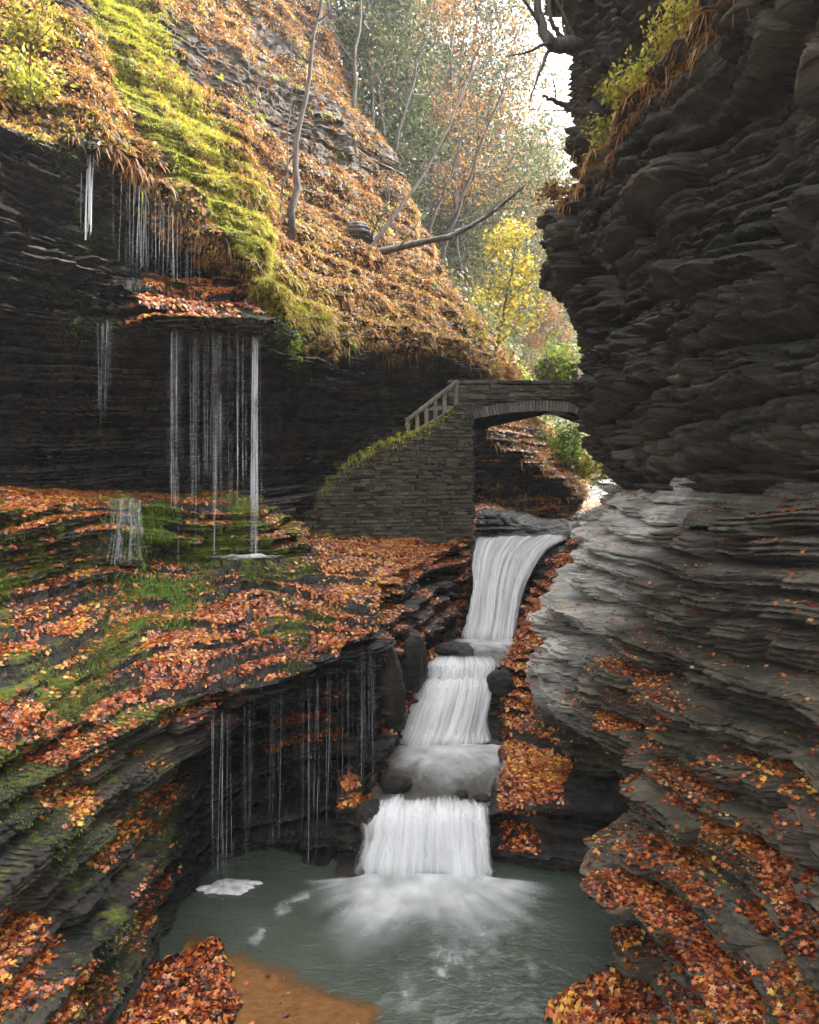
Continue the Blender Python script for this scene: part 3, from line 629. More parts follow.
def leaf_obj(name, sets, mat, parent=None, rnd=None):
    """sets: list of (p, n, size, shape, kwargs)."""
    Vs, Fs, Rs, off = [], [], [], 0
    for p, n, size, shape, kw in sets:
        if not len(p): continue
        kw = dict(kw); bias = kw.pop('bias', 0); amp = kw.pop('amp', 1.0)
        V, F_ = leaves_geo(p, n, size, shape, **kw); m = len(V)//len(p)
        r = np.clip((rng.random(len(p))+.35*fbm(p, 1.6, 2, 211))*amp+bias, 0, 1)
        Vs.append(V); Fs.append(F_+off); Rs.append(np.repeat(r, m)); off += len(V)
    return mesh_np(name, np.concatenate(Vs), [np.concatenate(Fs)], mat, {'rnd': np.concatenate(Rs)}, False, parent=parent)
def blades_geo(p, d, L, wd, droop, seg=3):
    """arching strips: base p, start direction d, length L, width wd, droop in lengths."""
    k = len(p); side = unit(np.cross(d, np.array([0, 0, 1.])+.3*rng.normal(size=(k, 3))))
    t = np.linspace(0, 1, seg+1)[None, :, None]
    c = p[:, None]+d[:, None]*L[:, None, None]*t+np.array([0, 0, -1.])*(droop*L)[:, None, None]*t**2
    prof = np.array([.5, 1.0, .75, .08]) if seg == 3 else np.linspace(1, .05, seg+1)
    wv = wd[:, None, None]*prof[None, :, None]*.5
    V = np.stack([c-side[:, None]*wv, c+side[:, None]*wv], 2).reshape(k, -1, 3)
    i = np.arange(seg)*2; f = np.stack([i, i+1, i+3, i+2], -1)
    return V.reshape(-1, 3), (np.arange(k)[:, None, None]*(2*(seg+1))+f).reshape(-1, 4), 2*(seg+1)
def blade_obj(name, p, n, per, L, wd, droop, mat, up=.8, spread=1.0, bias=None, lv=.5, parent=None):
    k = len(p); p = np.repeat(p, per, 0)+rng.normal(size=(k*per, 3))*.02; n = np.repeat(n, per, 0); K = len(p)
    d = unit(n*.5+np.array([0, 0, up])+rng.normal(size=(K, 3))*spread*np.array([1, 1, .35]))
    ls = L*(.5+rng.random(K)); V, F_, m = blades_geo(p, d, ls, wd*(.6+.8*rng.random(K)), droop*(.4+1.2*rng.random(K)))
    clump = np.repeat(rng.random(k), per); r = clump*(1-lv)+rng.random(K)*lv
    if bias is not None: r = r*.75+np.repeat(bias, per)
    return mesh_np(name, V, [F_], mat, {'rnd': np.repeat(np.clip(r, 0, 1), m)}, False, parent=parent)

# fallen leaves ------------------------------------------------------
def dleaf(base, nz0, nz1, thr, soft, sc, seed, extra=None, dmax=30):
    def f(C, n):
        nn = fbm(C, sc, 3, seed)
        v = base*sstep(nz0, nz1, n[:, 2])*sstep(thr, thr+soft, nn)
        if extra is not None: v = v*extra(C, n)
        return v*(C[:, 1] < dmax)
    return f
def near_sets(p, n, size, split=11.5, **kw):
    nr = np.linalg.norm(p-np.array([0, 0, H]), axis=-1) < split
    return [(p[nr], n[nr], size, LOBE, kw), (p[~nr], n[~nr], size*1.0, KITE, kw)]
ex_rl = lambda C, n: (1-.85*((C[:, 1] > 9.9) & (C[:, 2] < 2.1)))*(1-((C[:, 1] > 11.0) & (C[:, 2] < 2.75)))*sstep(3.7, 2.7, C[:, 2]+.8*fbm(C, .6, 2, 77)-.10*(C[:, 1]-9))*(1-.97*((C[:, 1] > 12.8)))*(1-.9*((C[:, 1] > 11.6)&(C[:,2]<2.2)))+.05
p, n = scatter(rl, rlN, dleaf(1250, .80, .95, -.22, .16, (.9, .9, 2.4), 101, ex_rl))
S1 = near_sets(p, n, .06)
ex_ll = lambda C, n: sstep(12.2, 11.0, C[:, 1])*sstep(.2, .8, C[:, 2])+1.0*((C[:, 1] > 14.2) & (C[:, 2] > 1.3))
p, n = scatter(ll, llN, dleaf(1250, .76, .93, -.16, .18, (1.0, 1.0, 2.2), 103, ex_ll))
S2 = near_sets(p, n, .062)
o = leaf_obj('fallen_leaves', S1+S2, M['leaf']); tag(o, 'orange and rust autumn leaves lying on the rock ledges by the pool', 'leaves', kind='stuff')

ex_sh = lambda C, n: (1-.75*((C[:, 0] < -3.2) & (C[:, 2] > 4.35) & (C[:, 2] < 5.6)))*(1-.88*sstep(-.04, .18, fbm(C, .8, 3, 14))*sstep(-1.4, -2.2, C[:, 0]))
p, n = scatter(sh, shN, lambda C, n: dleaf(1700, .5, .85, -.34, .22, (.85, .85, 2.4), 107, ex_sh)(C, n)+700*sstep(.55, .85, n[:, 2])*sstep(-1.9, -1.0, C[:, 0]+.25*(C[:, 1]-15))*sstep(-.45, -.2, fbm(C, 1.1, 2, 44)))
far = (C_ := p)[:, 0]+.25*(p[:, 1]-13) > -1.6
o = leaf_obj('ledge_leaves', near_sets(p[~far], n[~far], .078, 12.8)+near_sets(p[far], n[far], .08, 12, bias=.12), M['leaf'])
tag(o, 'carpet of red brown leaves over the wide mossy ledge below the thin falls', 'leaves', kind='stuff')
ex_st = lambda C, n: np.where((C[:, 1] < 13.6) & (C[:, 2] < .75), .5*((C[:, 0] > 1.5) & (C[:, 0] < 2.35)), 1.0)*(C[:, 0] < 2.75+.45*np.maximum(C[:, 1]-13.2, 0))*((C[:, 0] > np.interp(C[:, 1], [12, 14.6, 15.6, 17.2, 18.6, 20, 21.5, 22.5, 24, 25.6, 30], [1.55, 1.75, 2.1, 2.2, 2.6, 2.95, 3.95, 4.75, 5.4, 6.1, 8.6])) | (C[:, 0] < np.interp(C[:, 1], [12, 13.8, 15.6, 17.2, 18.6, 20, 21.5, 24, 25.6, 30], [-.8, -.4, -.4, .25, 1.3, 1.25, 1.75, 2.1, 2.6, 5])))
p, n = scatter(st, stN, dleaf(1000, .5, .85, -.5, .2, (.8, .8, 1.2), 109, ex_st, 45))
o = leaf_obj('bank_leaves', near_sets(p, n, .09, 10, bias=.08), M['leaf']); tag(o, 'bright orange leaves covering the stepped bank beside the cascades', 'leaves', kind='stuff')
p, n = scatter(fb, fbN, dleaf(420, .4, .7, -.35, .3, (.5, .5, 1), 111, None, 60))
o = leaf_obj('far_bank_leaves', [(p, n, .13, KITE, {'bias': .2})], M['leaf']); tag(o, 'orange leaves on the sloping far bank seen under the bridge', 'leaves', kind='stuff')
p, n = scatter(lu, luN, dleaf(700, .3, .6, -.3, .25, (.8, .8, 1), 113, lambda C, n: ((C[:, 2] > 10.0) & (C[:, 2] < 11.75) & (C[:, 0] < -3.4) & (C[:, 0] > -6.0))*1.6))
o = leaf_obj('rim_leaves', [(p, n, .085, KITE, {})], M['leaf']); tag(o, 'red leaves on the wet ledge where the thin curtain fall begins', 'leaves', kind='stuff')

# moss tufts ---------------------------------------------------------
def d_moss_sh(C, n): return 1900*sstep(-.06, .18, fbm(C, .8, 3, 14))*(C[:, 0] < -1.5)*sstep(-.2, .2, fbm(C, 2.2, 2, 15))*(C[:, 1] < 17)+700*((C[:, 2] > 5.1) & (C[:, 0] < -3.2))*sstep(-.1, .3, fbm(C, 1.3, 3, 19))
p1, n1 = scatter(sh, shN, d_moss_sh)
p2, n2 = scatter(ll, llN, lambda C, n: 700*sstep(-.1, .3, n[:, 2])*sstep(.05, .35, fbm(C, .9, 3, 23))*sstep(12, 11, C[:, 1])*(C[:, 2] > .3)+900*sstep(3.1, 3.5, C[:, 2])*sstep(.0, .3, fbm(C, .8, 3, 24))*(C[:, 0] < -.8))
p3, n3 = scatter(rl, rlN, lambda C, n: 500*sstep(.1, .4, n[:, 2])*sstep(.12, .4, fbm(C, .9, 3, 27))*sstep(4, 2.5, C[:, 2])*(C[:, 1] < 11))
p4, n4 = scatter(lu, luN, lambda C, n: 500*sstep(9.6, 10.4, C[:, 2])*(C[:, 0] > -7.2)*(C[:, 0] < -2.9)*sstep(-.1, .3, fbm(C, .9, 3, 3)))
P_, N_ = np.concatenate([p1, p2, p3, p4]), np.concatenate([n1, n2, n3, n4])
o = blade_obj('moss', P_, N_, 3, .035, .011, .7, M['moss_blade'], up=.3, spread=.6); tag(o, 'green moss tufts on the wet ledge rocks', 'moss', kind='stuff')

pg, ng = scatter(sh, shN, lambda C, n: 2600*np.exp(-(((C[:, 0]+4.75)/.6)**2+((C[:, 1]-14.2)/.9)**2))*sstep(-.25, .15, fbm(C, 1.6, 2, 41)))
o = blade_obj('bright_moss', pg, ng, 4, .07, .014, 1.0, M['green_leaf'], up=.3, spread=.7, bias=np.full(len(pg), .1)); tag(o, 'bright green moss cushion beside the small trickle on the ledge', 'moss', kind='stuff')
# hillside vegetation ------------------------------------------------
def rocky(C):   # bare bands of outcrop on the hillside
    q = px(C); r = fbm(C, (.22, .22, .5), 3, 131)
    return sstep(.08, .28, r+.35*sstep(3.2, 0, np.abs(C[:, 2]-(20.5+.1*C[:, 0])))-.18)
def d_fern(C, n):
    d, s = slab_d(C); g = sstep(.45, .7, d); gr = (s > 0)*sstep(2.6, 1.2, d)
    return 17*g*(1-.75*gr)*(1-.8*rocky(C))*sstep(-.6, -.1, fbm(C, .9, 2, 133))*(C[:, 1] < 50)*np.clip(24/np.maximum(C[:, 1], 12), .3, 1.2)
p, n = scatter(hl, hlN, d_fern)
bias = .24*sstep(16, 11, p[:, 2])+.42*fbm(p, .35, 3, 9)+.05
o = blade_obj('dry_ferns', p, n, 16, .21, .028, .75, M['fern'], up=.55, spread=.8, bias=bias); tag(o, 'dense orange dry ferns covering the steep sunlit hillside', 'ferns', kind='stuff')
p, n = scatter(hl, hlN, lambda C, n: 150*(1-rocky(C))*(C[:, 1] < 32)*sstep(.4, .7, slab_d(C)[0]))
o = leaf_obj('hillside_leaves', [(p, n, .085, KITE, {'jit': .9, 'lift': .10, 'bias': .0})], M['fern']); tag(o, 'loose brown and orange leaves among the hillside ferns', 'leaves', kind='stuff')
def d_grass(C, n):
    d, s = slab_d(C)
    return 150*(s > 0)*sstep(.45, .65, d)*sstep(3.4, 1.5, d+.8*fbm(C, .8, 2, 5))+16*(s < 0)*sstep(.5, .8, d)*sstep(-.05, .3, fbm(C, .7, 2, 6))*(C[:, 0] < -4)
p, n = scatter(hl, hlN, d_grass)
o = blade_obj('yellow_grass', p, n, 13, .17, .016, .7, M['grass'], up=.7, spread=.6); tag(o, 'yellow green grass growing beside the mossy slab on the slope', 'grass', kind='stuff')
p, n = scatter(hl, hlN, lambda C, n: 380*sstep(.55, .4, slab_d(C)[0]))
o = blade_obj('slab_moss', p, n, 3, .05, .02, .7, M['grass'], up=.2, spread=.7, bias=np.full(len(p), .06)); tag(o, 'golden moss on the long sloping slab', 'moss', kind='stuff')
p, n = scatter(hl, hlN, lambda C, n: 9*sstep(38, 46, C[:, 1])*(C[:, 1] < 112)*np.clip(45/np.maximum(C[:, 1], 20), .2, 1)**2)
o = leaf_obj('undergrowth', [(np.repeat(p, 8, 0)+rng.normal(size=(len(p)*8, 3))*.45, np.repeat(n, 8, 0), .26, KITE, {'jit': 1.0, 'lift': .5})], M['pale_leaf']); tag(o, 'pale green and rust undergrowth on the far valley floor', 'undergrowth', kind='stuff')
p, n = scatter(hl, hlN, lambda C, n: 1.6*(C[:, 1] < 40)*(1-.6*rocky(C))*sstep(.6, .9, slab_d(C)[0])*sstep(-.2, .3, fbm(C, .6, 2, 233)))
o = blade_obj('tall_ferns', p, n, 16, .32, .024, .95, M['grass'], up=.6, spread=.8, bias=np.full(len(p), .1), lv=.35); tag(o, 'tall pale yellow ferns standing in clumps on the hillside', 'ferns', kind='stuff')
p, n = scatter(fh, fhN, lambda C, n: .85+0*C[:, 0], 20)
cl = np.repeat(p, 26, 0)+rng.normal(size=(len(p)*26, 3))*np.array([.9, .9, 1.5])+np.array([0, 0, 1.2]); tone_ = np.repeat(.6*rng.random(len(p)), 26)
o = leaf_obj('far_wood', [(cl, unit(rng.normal(size=cl.shape)), .42, KITE, {'jit': 1.0, 'lift': 0})], M['pale_leaf']); tag(o, 'hazy wooded hillside closing the gorge in the far distance', 'wood', kind='stuff')
# hanging fringe along the rim
p, n = scatter(lu, luN, lambda C, n: 26*sstep(.25, .5, C[:, 2]-np.interp(C[:, 0], [-7.6, -6.6, -5.8, -5, -3.65, -3, -1.5, 1.5, 3.1], [12.9, 13.4, 13, 12.4, 11.5, 10.2, 10.5, 10.9, 10.6]))+0*C[:, 0])
o = blade_obj('hanging_grass', p, n, 10, .22, .022, 1.0, M['fern'], up=.1, spread=.6); tag(o, 'dry grass and fern fringe hanging over the left cliff edge', 'grass', kind='stuff')
p, n = scatter(ruP, ruN, lambda C, n: 60*sstep(.25, .6, n[:, 2])*((C[:, 2] > 12.4) & (C[:, 2] < 14.3) & (C[:, 1] < 17.5)))
o = blade_obj('rim_grass', p, n, 9, .26, .025, 1.1, M['fern'], up=.4, spread=.8); tag(o, 'dry reddish grass along the sloping rim of the right cliff', 'grass', kind='stuff')
p, n = scatter(fb, fbN, lambda C, n: 8*sstep(.3, .6, n[:, 2]))
o = blade_obj('far_ferns', p, n, 9, .4, .06, .8, M['fern'], up=.6, spread=.8, bias=np.full(len(p), .2)); tag(o, 'orange ferns on the far bank behind the bridge', 'ferns', kind='stuff')

# ------------------------------------------------------------------ pool, bars, stream
PW = np.stack(np.meshgrid(np.linspace(-6, 5, 23), np.linspace(3, 13.4, 21), indexing='ij')+[np.zeros((23, 21))], -1)
o = grid_obj('pool_water', PW, True if autoflip(PW) else False, M['pool']); tag(o, kind='structure')
def bar(name, cx, cy_, rx, ry, hgt, rot, mat, attrs=True, seed=0, dip=-.12, rough=.05):
    u = np.linspace(-1.15, 1.15, 90); A, B = np.meshgrid(u, u, indexing='ij'); ca, sa = math.cos(rot), math.sin(rot)
    X = cx+rx*A*ca-ry*B*sa; Y = cy_+rx*A*sa+ry*B*ca
    r = np.sqrt(A*A+B*B)+.3*fbm(np.stack([X, Y, 0*X], -1), 1.4, 3, seed)
    Z = dip+(hgt-dip)*sstep(1.12, .55, r); P = np.stack([X, Y, Z], -1)
    P[..., 2] += rough*fbm(P, 3.5, 3, seed+4)*sstep(1.1, .7, r)
    fl = autoflip(P); at_ = {'tone': 0*X+.1, 'moss': 0*X-.3} if attrs else {'fade': sstep(.98, .72, r)*.95}
    o = grid_obj(name, P, fl, mat, at_); tag(o, kind='structure'); return P, gnormals(P, fl)
b1, b1n = bar('leaf_bar', -3.05, 9.3, .9, 1.6, .13, -.1, M['rock'], seed=3)
Xs, Ys = np.meshgrid(np.linspace(-3.3, 0, 110), np.linspace(7.8, 11, 110), indexing='ij'); Q_ = np.stack([Xs, Ys, 0*Xs], -1); nn = .4*fbm(Q_, 1.3, 3, 61)+.08*fbm(Q_, 6, 2, 62)
dd = np.minimum(np.minimum((-(Xs+2.35)*1.15-(Ys-10.55)*1.9)/2.22, (-.5-Xs)*.98+(Ys-8.5)*.1), 9.0)+nn
Q_[..., 2] = .004+.012*sstep(0, .5, dd)
o = grid_obj('sand_bar', Q_, autoflip(Q_), M['sand'], {'fade': sstep(-.02, .42, dd)*.95}); tag(o, kind='structure')
ps = np.stack([-2.6+2.0*rng.random(34), 8.6+1.5*rng.random(34), np.full(34, .016)], -1); ps = ps[(-(ps[:, 0]+2.35)*1.15-(ps[:, 1]-10.55)*1.9 > .5)]
o = leaf_obj('stray_leaves', [(ps, np.tile([0, 0, 1.], (len(ps), 1)), .075, LOBE, {'lift': .003, 'jit': .1})], M['leaf']); tag(o, 'a few stray leaves on the wet sand at the pool edge', 'leaves', kind='stuff')
b3, b3n = bar('gravel_bar', 2.7, 8.8, 1.0, 1.45, .24, -.5, M['rock'], seed=7)
pa, na = scatter(b1, b1n, lambda C, n: 1100*(C[:, 2] > .03)); pb, nb_ = scatter(b3, b3n, lambda C, n: 1000*(C[:, 2] > .03)*sstep(-.45, -.2, fbm(C, 1.2, 2, 3)))
o = leaf_obj('bar_leaves', near_sets(pa, na, .085, jit=.6, lift=.05)+near_sets(pb, nb_, .085, jit=.6, lift=.05), M['leaf']); tag(o, 'thick orange leaf litter on the bars at the pool edge', 'leaves', kind='stuff')

def sheet(ctrl, nu, nv, amp=.0, seed=0, fsc=14):
    C = np.array(ctrl, float); G = cr(C, np.linspace(0, len(C)-1, nv)); G = np.swapaxes(cr(np.swapaxes(G, 0, 1), np.linspace(0, C.shape[1]-1, nu)), 0, 1)
    v, u = np.meshgrid(np.linspace(0, 1, nv), np.linspace(0, 1, nu), indexing='ij')
    if amp:
        G[..., 0] += (.16*fbm(np.stack([v*5, u*1.5, 0*u+seed], -1), 1, 3, seed+2)*(np.abs(u-.5)*2)**2); s = fbm(np.stack([u*fsc, v*1.4, 0*u+seed], -1), 1, 3, seed); n = gnormals(G, autoflip(G)); G = G+n*(amp*s*sstep(0, .15, v))[..., None]
    return G, u, v
def stream_row(Y, x0, x1, z): return [(x0+(x1-x0)*k/4, Y if not hasattr(Y, '__len__') else Y[k], z) for k in range(5)]
SW = [stream_row(12.9, -.75, 1.45, .985), stream_row(13.3, -.7, 1.5, .99), stream_row(14.0, -.6, 1.65, 1.0), stream_row(15, -.5, 1.9, 1.0), stream_row(16.2, -.3, 2.2, 1.0)]
G, u, v = sheet(SW, 50, 80); o = grid_obj('stream_water', G, autoflip(G), M['stream'], uv=np.stack([u, v], -1)); tag(o, kind='structure')
SW = [stream_row(17.15, .3, 2.15, 2.3), stream_row(18.6, 1.2, 2.65, 2.31), stream_row(20.3, 1.1, 3.1, 2.32)]
G, u, v = sheet(SW, 50, 60); o = grid_obj('stream_water', G, autoflip(G), M['stream'], uv=np.stack([u, v], -1)); tag(o, kind='structure')
SW = [stream_row(23.3, 2.2, 5.2, 4.74), stream_row(24, 2.5, 5.6, 4.77), stream_row(25.6, 4.6, 6.3, 4.8), stream_row(30, 7, 8.8, 4.86), stream_row(40, 9.7, 12.4, 4.95)]
G, u, v = sheet(SW, 50, 60); o = grid_obj('stream_water', G, autoflip(G), M['stream'], uv=np.stack([u, v], -1)); tag(o, kind='structure')

def fall_part(name, ctrl, nu, nv, mat, parent, amp, seed, dens, fsc=14, us=1.0):
    G, u, v = sheet(ctrl, nu, nv, amp, seed, fsc)
    return grid_obj(name, G, autoflip(G), mat, {'dens': dens(u, v), 'fade': sstep(0, .07, u)*sstep(1, .93, u)*sstep(0, .10, v)*(.55+.45*sstep(1, .9, v))}, np.stack([u*us+seed*.37, v], -1)), G
def shift(ctrl, d): return [[(x+d[0], y+d[1], z+d[2]) for x, y, z in r] for r in ctrl]
def edge(u): return .6+.4*sstep(0, .13, u)*sstep(1, .87, u)
# lower cascade into the pool
LOW = [[(-.62, 13.22, 1.0), (-.1, 13.18, 1.0), (.42, 13.15, 1.0), (.95, 13.15, 1.0), (1.4, 13.15, 1.0)],
       [(-.68, 13.0, .99), (-.15, 12.95, 1.03), (.4, 12.9, 1.02), (.95, 12.9, 1.03), (1.42, 12.88, 1.0)],
       [(-.78, 12.72, .82), (-.2, 12.68, .88), (.38, 12.62, .9), (.95, 12.6, .9), (1.43, 12.62, .86)],
       [(-.86, 12.58, .45), (-.24, 12.52, .5), (.38, 12.48, .5), (.97, 12.46, .5), (1.46, 12.48, .48)],
       [(-.98, 12.46, .0), (-.3, 12.32, .0), (.36, 12.42, .0), (.98, 12.28, .0), (1.5, 12.4, 0)]]
r = empty('waterfall', (.4, 12.6, 0)); tag(r, 'lowest cascade, a broad white sheet dropping straight into the green pool', 'waterfall')
def inv(o, r): o.parent = r; o.location = -r.location
for k, (dy, dn) in enumerate(((.08, .60), (.02, .52), (-.05, .44))):
    o, _ = fall_part('water_sheet', shift(LOW, (0, dy, dy*.4)), 200, 110, M['fall'], r, .11, 3+k, lambda u, v: (dn+.12*sstep(.2, .6, v))*edge(u)-.2*sstep(.4, .1, v)+.14*fbm(np.stack([u*5, v*.8, 0*u+k], -1), 1, 2, 77), 9); inv(o, r)
# middle cascade
MID = [[(.5, 17.9, 2.34), (.9, 17.9, 2.34), (1.3, 17.9, 2.34), (1.7, 17.9, 2.34), (2.1, 17.9, 2.34)],
       [(.38, 17.2, 2.33), (.8, 17.15, 2.34), (1.25, 17.1, 2.34), (1.7, 17.1, 2.34), (2.08, 17.1, 2.34)],
       [(.32, 17.0, 2.05), (.75, 16.95, 2.05), (1.2, 16.9, 2.05), (1.65, 16.9, 2.05), (2.02, 16.95, 2.05)],
       [(.12, 16.7, 1.95), (.6, 16.6, 1.95), (1.15, 16.55, 1.95), (1.6, 16.6, 1.9), (1.95, 16.65, 1.85)],
       [(-.1, 16.3, 1.62), (.42, 16.15, 1.62), (1.0, 16.15, 1.58), (1.48, 16.2, 1.5), (1.82, 16.3, 1.45)],
       [(-.22, 16.0, 1.3), (.28, 15.85, 1.28), (.85, 15.85, 1.22), (1.35, 15.9, 1.15), (1.78, 16.0, 1.12)],
       [(-.36, 15.6, 1.01), (.1, 15.5, 1.01), (.7, 15.5, 1.01), (1.25, 15.55, 1.01), (1.75, 15.7, 1.01)]]
r = empty('waterfall', (1, 16.4, 1)); tag(r, 'middle cascade, white water fanning down rock steps between two flat pools', 'waterfall')
for k, (dy, dn) in enumerate(((.06, .6), (.01, .52), (-.05, .45))):
    o, _ = fall_part('water_sheet', shift(MID, (0, dy, dy*.8)), 170, 120, M['fall'], r, .11, 13+k, lambda u, v: (dn+.05)*edge(u)+.14*fbm(np.stack([u*5, v*1.2, 0*u+k], -1), 1, 2, 78)-.15*sstep(.2, .0, v)); inv(o, r)
# upper cascade
UP = [[(2.3, 23.4, 4.8), (3.0, 23.6, 4.8), (3.8, 23.9, 4.8), (4.6, 24.2, 4.8), (5.4, 24.4, 4.8)],
      [(2.05, 22.3, 4.7), (2.6, 22.4, 4.74), (3.3, 22.6, 4.76), (4.1, 22.8, 4.76), (5.0, 22.9, 4.76)],
      [(1.9, 21.5, 4.15), (2.3, 21.5, 4.25), (2.8, 21.6, 4.35), (3.4, 21.8, 4.4), (4.3, 22.1, 4.55)],
      [(1.75, 20.9, 3.4), (2.1, 20.8, 3.5), (2.5, 20.8, 3.6), (3.0, 20.95, 3.7), (3.6, 21.2, 3.85)],
      [(1.55, 20.35, 2.75), (1.95, 20.2, 2.8), (2.35, 20.2, 2.85), (2.75, 20.3, 2.9), (3.15, 20.5, 3.0)],
      [(1.35, 19.8, 2.33), (1.75, 19.6, 2.33), (2.15, 19.55, 2.33), (2.55, 19.6, 2.33), (2.95, 19.8, 2.33)]]
r = empty('waterfall', (2.5, 20.5, 2.3)); tag(r, 'highest cascade, white water curving down to the left just below the bridge', 'waterfall')
for k, (dy, dn) in enumerate(((.06, .58), (.01, .5), (-.05, .44))):
    o, _ = fall_part('water_sheet', shift(UP, (0, dy, dy*.6)), 150, 120, M['fall'], r, .12, 23+k, lambda u, v: (dn+.05)*edge(u)+.14*fbm(np.stack([u*5, v*1.2, 0*u+k], -1), 1, 2, 79)-.12*sstep(.12, .0, v)); inv(o, r)
# small chute far upstream
FAR = [[(7.3, 31.5, 5.0), (7.7, 31.4, 5.02), (8.2, 31.3, 5.02), (8.6, 31.2, 5.0)], [(7.0, 29.8, 4.95), (7.5, 29.6, 4.97), (8.0, 29.5, 4.97), (8.5, 29.4, 4.95)], [(6.8, 29, 4.84), (7.3, 28.8, 4.84), (7.9, 28.7, 4.84), (8.4, 28.6, 4.84)]]
G, u, v = sheet(FAR, 60, 40, .03, 5); o = grid_obj('waterfall', G, autoflip(G), M['fall'], {'dens': .65*edge(u), 'fade': sstep(0, .1, u)*sstep(1, .9, u)}, np.stack([u, v], -1)); tag(o, 'small distant white riffle upstream beyond the bridge', 'waterfall')

# foam on the pools: spreading from the foot of each fall, real sheets lying on the water
def foam(name, c, R0, a0, a1, z, fade, label, seed, nr=110, na_=260, us=1.0, sq=1.0):
    a = np.linspace(a0, a1, na_)[:, None]; rr = np.linspace(.0, 1, nr)[None]
    L = R0*(1+.35*fbm(np.stack([np.cos(a)*3, np.sin(a)*3, 0*a], -1), 1, 3, seed)+.18*fbm(np.stack([a*12, 0*a, 0*a], -1), 1, 2, seed+2))
    L = L*(.5+.6*np.sin(a)**2); X = c[0]+np.cos(a)*(c[2]+L*rr); Y = c[1]+np.sin(a)*(c[3]+L*rr*sq)
    Z = z+.05*sstep(.22, 0, rr)*(.7+.5*fbm(np.stack([X, Y, 0*X], -1), 3, 2, seed))+.004+0*X
    P = np.stack([X, Y, Z], -1); rv = rr+0*a
    dens = fade(rv)+.25*fbm(np.stack([X, Y, 0*X], -1), 1.6, 3, seed+5)*sstep(0, .5, rv)
    o = grid_obj(name, P, autoflip(P), M['foam'], {'dens': dens, 'fade': sstep(1.0, .3, rv)*(.75+.5*fbm(np.stack([X, Y, 0*X], -1), 3.0, 3, seed+15))*sstep(0, .05, (a-a0)/(a1-a0)+0*rr)*sstep(1, .95, (a-a0)/(a1-a0)+0*rr)}, np.stack([a/(2*math.pi)*us+0*rr, rv], -1))
    return tag(o, label, 'foam', kind='stuff')
foam('foam', (.25, 12.40, .98, .0), 2.35, math.radians(186), math.radians(352), .003, lambda r: 1.25-.62*r**.8, 'white streaked foam spreading over the green pool from the lowest cascade', 3, us=2.2, sq=.85)
foam('foam', (.75, 15.65, 1.0, .05), 2.3, math.radians(175), math.radians(365), 1.012, lambda r: 1.0-.7*r, 'white foam below the middle cascade', 5, us=1.5, sq=.9)
foam('foam', (2.1, 19.75, .75, .0), 1.6, math.radians(175), math.radians(365), 2.34, lambda r: 1.0-.6*r, 'white foam below the highest cascade', 7, us=1.2, sq=.9)
# drifting streaks of foam in the pool
def streak(pts, wd, seed, dn):
    C = np.array([(x, y, .010) for x, y in pts]); L = cr(C, np.linspace(0, len(C)-1, 120)); T = np.gradient(L, axis=0); T /= np.linalg.norm(T, axis=1, keepdims=True)
    S_ = np.stack([-T[:, 1], T[:, 0], 0*T[:, 0]], -1); k = np.linspace(-1, 1, 24)
    wv = wd*(.6+.6*fbm(np.stack([np.arange(120)*.08, np.zeros(120), np.zeros(120)+seed], -1), 1, 2, seed))
    P = L[:, None]+S_[:, None]*(k[None, :, None]*wv[:, None, None]); P[..., 2] = .010+.0006*seed
    t = np.linspace(0, 1, 120)[:, None]+0*k; kk = np.abs(k)[None]+0*t
    d = (dn+.12)*(1-kk**1.5)*sstep(0, .12, t)*sstep(1, .8, t)+.1*fbm(P, 5, 2, seed)
    o = grid_obj('foam', P, autoflip(P), M['foam'], {'dens': d-.1+.25, 'fade': .5*(1-kk**2)*sstep(0, .3, t)*sstep(1, .6, t)*sstep(-.1, .4, fbm(P, 4.5, 3, seed+9))}, np.stack([kk*.45+seed*.2, t*2], -1)); tag(o, 'thin drifting foam streak on the pool surface', 'foam', kind='stuff')
streak([(-1.0, 12.0), (-1.7, 11.8), (-2.2, 11.2), (-2.3, 10.7), (-2.15, 10.4)], .3, 1, .5)
streak([(.4, 11.2), (.55, 10.5), (.45, 9.9), (.7, 9.4)], .7, 2, .42)
streak([(1.1, 10.6), (1.6, 10.1), (1.5, 9.5), (1.1, 9.0)], .9, 3, .36)
streak([(.2, 10.3), (.0, 9.7), (.3, 9.1), (.8, 8.8)], .8, 4, .33)
streak([(1.9, 11.2), (1.2, 10.9), (.8, 10.2), (1.0, 9.6)], .9, 5, .3)

# floating foam patch
u = np.linspace(0, 2*math.pi, 90, endpoint=False); rr = np.linspace(0, 1, 24)
A, R_ = np.meshgrid(u, rr, indexing='ij'); k = 1+.55*fbm(np.stack([np.cos(A), np.sin(A), 0*A], -1), 1.9, 4, 8)
P = np.stack([-3.0+.52*R_*k*np.cos(A)+.12*np.sin(A)*R_, 12.08+.22*R_*k*np.sin(A)+.05*R_*np.cos(A), .055*(1-R_**6)+.008*np.cos(A*3)*R_-.01*(R_ > .98)], -1); P[..., 2] += .012*fbm(P, 9, 2, 3)*(1-R_)
b = NB('foam_crust'); vv = b.noise(7, 4, .6); mfoam = b.done(b.bsdf(Base_Color=b.ramp(vv, [(.3, (.34, .33, .31)), (.62, (.68, .68, .66))]), Roughness=.7, Normal=b.bump(vv, .3, .02)))
P = np.concatenate([P, P[:1]], 0); o = grid_obj('foam_patch', P, autoflip(P), mfoam); tag(o, 'flat pale foam patch floating at the left edge of the pool', 'foam patch')

